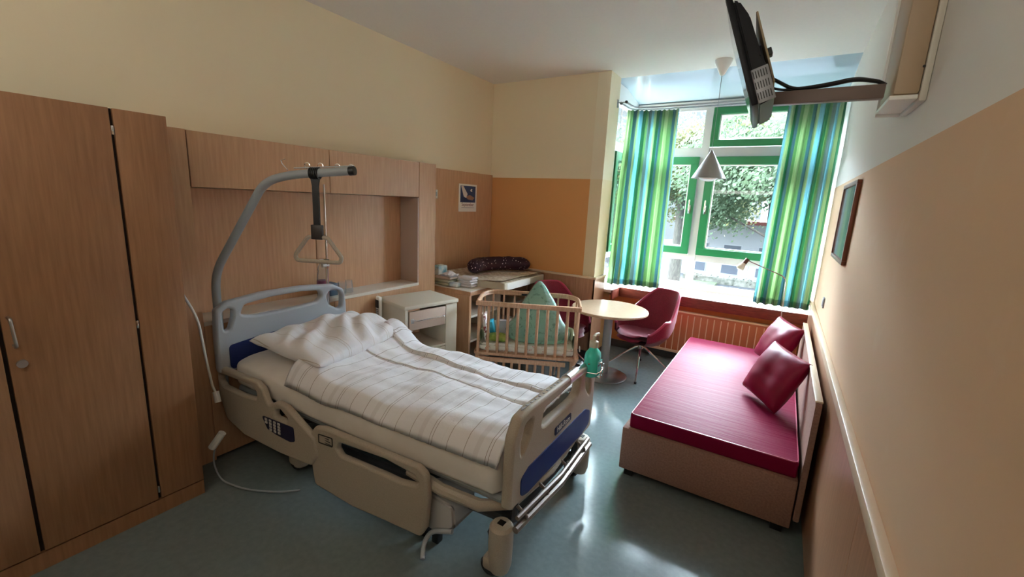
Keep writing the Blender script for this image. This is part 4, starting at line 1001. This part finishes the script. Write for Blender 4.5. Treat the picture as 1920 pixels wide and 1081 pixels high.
# reading lamp standing behind the daybed
rl = thing('reading_lamp', 'slim chrome reading lamp bending over the daybed', 'lamp', (.105, 4.82, 0))
MB().tube(fillet([(0, 0, .01), (0, 0, .70), (-.015, 0, 1.16), (-.36, .0, 1.285)], .06), .005, 10).build('arm', CHROME, rl)
MB().lathe([(0, 0), (.11, 0), (.11, .012), (.02, .02), (0, .02)], 28).build('base', STEEL, rl)
MB().tube([(-.36, 0, 1.30), (-.385, -.01, 1.255)], .021, 12).build('head', mat('brown metal', rgb(92, 66, 56), .4, .5), rl)
MB().lathe([(0, 0), (.016, 0), (.034, -.045), (.036, -.07), (.02, -.085), (0, -.088)], 20, mtx=Matrix.Translation((-.385, -.01, 1.262)) @ Matrix.Rotation(R(28), 4, 'Y')).build('shade', mat('frosted shade', rgb(226, 216, 196), .4, Transmission_Weight=.3), rl)
MB().tube([(-.36, 0, 1.27), (-.345, 0, 1.22), (-.35, 0, 1.17)], .002, 6).build('cord', WHITEC, rl)

# ---------------------------------------------------------------- wall duct and TV
bx_ = thing('wall_duct_box', 'long beige equipment box high on the right wall that carries the television arm', 'wall box', (XR, 2.08, 2.165))
MB().box(-.095, -.022, 0, .27, .012, .80, .012).build('cover', mat('beige metal cover', rgb(176, 152, 124), .5), bx_)
MB().box(-.0215, -.001, .0, .285, -.012, .82, .004).build('back_plate', mat('back plate white', rgb(206, 200, 186), .45), bx_)
MB().box(-.102, -.024, .275, .292, -.012, .80, .004).build('side_profile', WHITEC, bx_)
MB().box(-.102, -.024, .002, .27, -.004, .0115, .003).build('bottom_cap', WHITEC, bx_)
for z in (.10, .42): MB().cyl((-.026, -.001, z), (-.026, .004, z), .004, 10).build('screw', BLACK, bx_)
tv = thing('television', 'black flat television seen edge on, held on a swivel arm', 'television', (-.205, 2.03, 2.30))
tm = Matrix.Scale(.88, 4) @ Matrix.Rotation(R(3), 4, 'Z') @ Matrix.Rotation(R(20), 4, 'Y').inverted()
def T(mb, n, m, par=tv, **k):
    bmesh.ops.transform(mb.bm, matrix=tm, verts=mb.bm.verts); return mb.build(n, m, par, **k)
# local: screen faces -x, width along y, height z; near end at y=-.25
T(MB().box(-.035, -.012, -.27, .27, -.215, .235, .006), 'bezel', BLACKG)
T(MB().box(-.0362, -.0351, -.25, .25, -.18, .215), 'screen', mat('dark screen', rgb(8, 8, 12), .08), smooth=0)
T(MB().prism([(-.012, .215), (.01, .20), (.032, .13), (.04, -.03), (.055, -.12), (.05, -.205), (-.012, -.215)], -.24, .24, 'y', .008), 'rear_housing', BLACKG)
g = T(MB().box(-.011, .052, -.247, -.2405, -.21, -.075, .003), 'speaker_grille', mat('grey grille', rgb(150, 152, 156), .4, .3))
b = MB()
for r0 in range(3):
    for i in range(6): x = -.004+i*.009; z = -.10-r0*.042; b.box(x-.0016, x+.0016, -.2485, -.2465, z-.014, z+.014)
T(b, 'grille_slots', BLACK, g, smooth=0)
T(MB().box(.060, .068, -.16, .12, -.13, .16, .002), 'mount_plate', mat('beige metal', rgb(170, 150, 122), .5))
T(MB().box(.04, .058, -.05, .05, -.06, .06), 'mount_spacer', DGREY)
T(MB().box(.066, .09, -.08, -.03, .0, .03, .004), 'bracket', DGREY)
am = MB().box(-.40, .0, -.02, .02, -.027, .022, .003).build('swivel_arm', mat('grey brown lacquer', rgb(124, 108, 100), .45), tv, loc=(.24+.205, 2.16-2.03, 2.21-2.30))
MB().cyl((-.395, 0, -.035), (-.395, 0, .035), .014, 14).build('pivot', CHROME, am)
MB().tube(fillet([(-.40, .02, .10), (-.34, .0, .06), (-.29, 0, .03), (-.18, 0, .034), (-.09, 0, .05), (-.02, 0, .034), (0.0, 0, .02)], .04), .007, 8).build('cable', BLACK, am)
MB().tube(fillet([(-.40, .02, .09), (-.37, .0, .04), (-.31, 0, .028), (-.18, 0, .040), (-.09, .01, .058), (-.02, 0, .036)], .04), .005, 8).build('cable', BLACK, am)

# ---------------------------------------------------------------- outside
GZ = -3.0
PAVE = noisy(mat('pale asphalt', rgb(34, 36, 42), .9), rgb(31, 33, 38), rgb(40, 42, 48), 1.2)
o = st('street', MB().box(-45, 40, 6.5, 70, GZ-.2, GZ), PAVE)
GRA = noisy(mat('grass', rgb(44, 56, 26), .9), rgb(36, 48, 22), rgb(56, 64, 36), 2.5)
o = MB().box(-30, -3.2, 24, 31, GZ+.001, GZ+.12).build('lawn', GRA); tag(o, 'strip of pale lawn around the tree trunk outside', 'lawn', kind='structure')
bd = thing('office_building', 'low white building with rows of small windows seen through the right casement', 'building', (-6.8, 34.5, GZ), R(-8))
FAC = mat('white facade', rgb(158, 158, 164), .7)
MB().box(0, 34, 0, 8, 0, 3.9).build('facade', FAC, bd, smooth=0)
b = MB().box(-.3, 34.3, -.35, 8.2, 3.9, 4.15).build('roof_edge', mat('dull red roof edge', rgb(104, 50, 48), .6), bd, smooth=0)
MB().box(0, 34, -.06, -.001, 1.32, 1.4).build('ledge', mat('grey ledge', rgb(84, 84, 90), .7), bd, smooth=0)
PANE = mat('dark glass', rgb(84, 88, 98), .3)
for row, z in enumerate((.35, 1.75)):
    for i in range(11):
        x = 1.2+i*2.2; f = MB().box(x, x+1.2, -.05, -.001, z, z+.72, .01).build('window', FAC, bd); MB().box(x+.06, x+1.14, -.07, -.051, z+.06, z+.66).build('pane', PANE, f, smooth=0)
b2 = thing('tall_building', 'pale tall building far behind the trees on the right', 'building', (-2, 62, GZ), R(6))
MB().box(0, 26, 0, 10, 0, 9).build('facade', mat('pale grey facade', rgb(128, 132, 136), .7), b2, smooth=0)
for i in range(7):
    for r0 in range(2): MB().box(1.5+i*3.4, 3.3+i*3.4, -.05, -.001, 2+r0*3.4, 3.6+r0*3.4).build('window', PANE, b2, smooth=0)
hd = MB()
for i in range(420):
    p = Vector((random.uniform(-3.2, 4.5), random.uniform(-.4, .4), random.uniform(0, .5))); s = .10
    a = Vector((random.uniform(-1, 1), random.uniform(-1, 1), random.uniform(-1, 1))).normalized(); u = a.orthogonal().normalized(); w = a.cross(u)
    hd.bm.faces.new([hd.bm.verts.new(p+u*s), hd.bm.verts.new(p+w*s*.6), hd.bm.verts.new(p-u*s), hd.bm.verts.new(p-w*s*.6)])
hd.box(-3.2, 4.5, -.3, .3, 0, .4)
ho = hd.build('hedge', noisy(mat('dark hedge', rgb(84, 84, 78), .9), rgb(70, 72, 64), rgb(110, 108, 100), 3), smooth=0); ho.location = (-2.2, 31.5, GZ); tag(ho, 'low dark hedge in front of the white building', 'hedge')
LEAFM = []
for nm, c1, c2 in (('green leaves', rgb(60, 78, 56), rgb(84, 101, 75)), ('yellowing leaves', rgb(67, 76, 46), rgb(100, 100, 64)), ('blue green leaves', rgb(60, 80, 66), rgb(84, 104, 88))):
    m = mat(nm, c1, .7); noisy(m, c1, c2, .9, lo=.4, hi=.6)
    trn = N(m, 'ShaderNodeBsdfTranslucent'); trn.inputs[0].default_value = c2; mxs = N(m, 'ShaderNodeMixShader'); mxs.inputs[0].default_value = .4
    out = [x for x in m.node_tree.nodes if x.type == 'OUTPUT_MATERIAL'][0]; L(m, BS(m).outputs[0], mxs.inputs[1]); L(m, trn.outputs[0], mxs.inputs[2]); L(m, mxs.outputs[0], out.inputs[0]); LEAFM.append(m)
BARK = noisy(mat('grey bark', rgb(66, 62, 56), .9), rgb(54, 50, 46), rgb(82, 76, 70), 3, (6, 6, 1), bump=.4, dist=.03)
def tree(x, y, h, r, mi, nl, lab, trunk=.33, zc=None, ls=.105, flat=.7):
    t = thing('tree', lab, 'tree', (x, y, GZ), 0, 'trees outside the window')
    b = MB(); b.tube([(0, 0, 0), (.05, 0, h*.3), (-.1, .1, h*.55), (.1, 0, h*.85)], [trunk, trunk*.82, trunk*.6, trunk*.15], 12)
    ends = []
    for i in range(11):
        z0 = h*random.uniform(.32, .75); t0 = random.uniform(0, 6.28); rr = r*random.uniform(.55, .95)
        p0 = Vector((0, 0, z0)); p1 = p0+Vector((math.cos(t0)*rr*.5, math.sin(t0)*rr*.5, random.uniform(.3, 1.2))); p2 = p0+Vector((math.cos(t0)*rr, math.sin(t0)*rr, random.uniform(.2, 2.0)))
        b.tube([p0, p1, p2], [trunk*.32, trunk*.2, .03], 8); ends += [p1, p2, (p1+p2)/2]
    b.build('trunk', BARK, t)
    bm = bmesh.new(); cz = h*.66 if zc is None else zc
    clumps = [e+Vector((random.gauss(0, .5), random.gauss(0, .5), random.gauss(0, .5))) for e in ends for _ in range(2)]
    clumps += [Vector((random.gauss(0, r*.42), random.gauss(0, r*.42), cz+random.gauss(0, r*.38*flat))) for _ in range(26)]
    for i in range(int(nl*2.2)):
        c = random.choice(clumps); q = c+Vector((random.gauss(0, .55), random.gauss(0, .55), random.gauss(0, .36)))
        a = Vector((random.uniform(-1, 1), random.uniform(-1, 1), random.uniform(-.2, 1))).normalized(); u = a.orthogonal().normalized(); w = a.cross(u); s = ls*random.uniform(.6, 1.3)
        bm.faces.new([bm.verts.new(q+u*s), bm.verts.new(q+w*s*.55), bm.verts.new(q-u*s), bm.verts.new(q-w*s*.55)])
    me = bpy.data.meshes.new('foliage'); bm.to_mesh(me); bm.free(); me.materials.append(LEAFM[mi]); f = bpy.data.objects.new('foliage', me); COL.objects.link(f); f.parent = t
    return t
tree(-5.6, 29, 12.5, 4.6, 1, 15000, 'thick trunked tree with yellowing leaves seen through the left casement', .42)
tree(-.6, 25, 11, 4.2, 0, 13000, 'leafy green tree filling the right casement', .2)
tree(-11.5, 33, 14, 5.5, 2, 12000, 'blue green tree at the far left of the window', .35)
tree(3.6, 30, 11.5, 4.0, 0, 9000, 'tree with thin open branches behind the right curtain', .22)
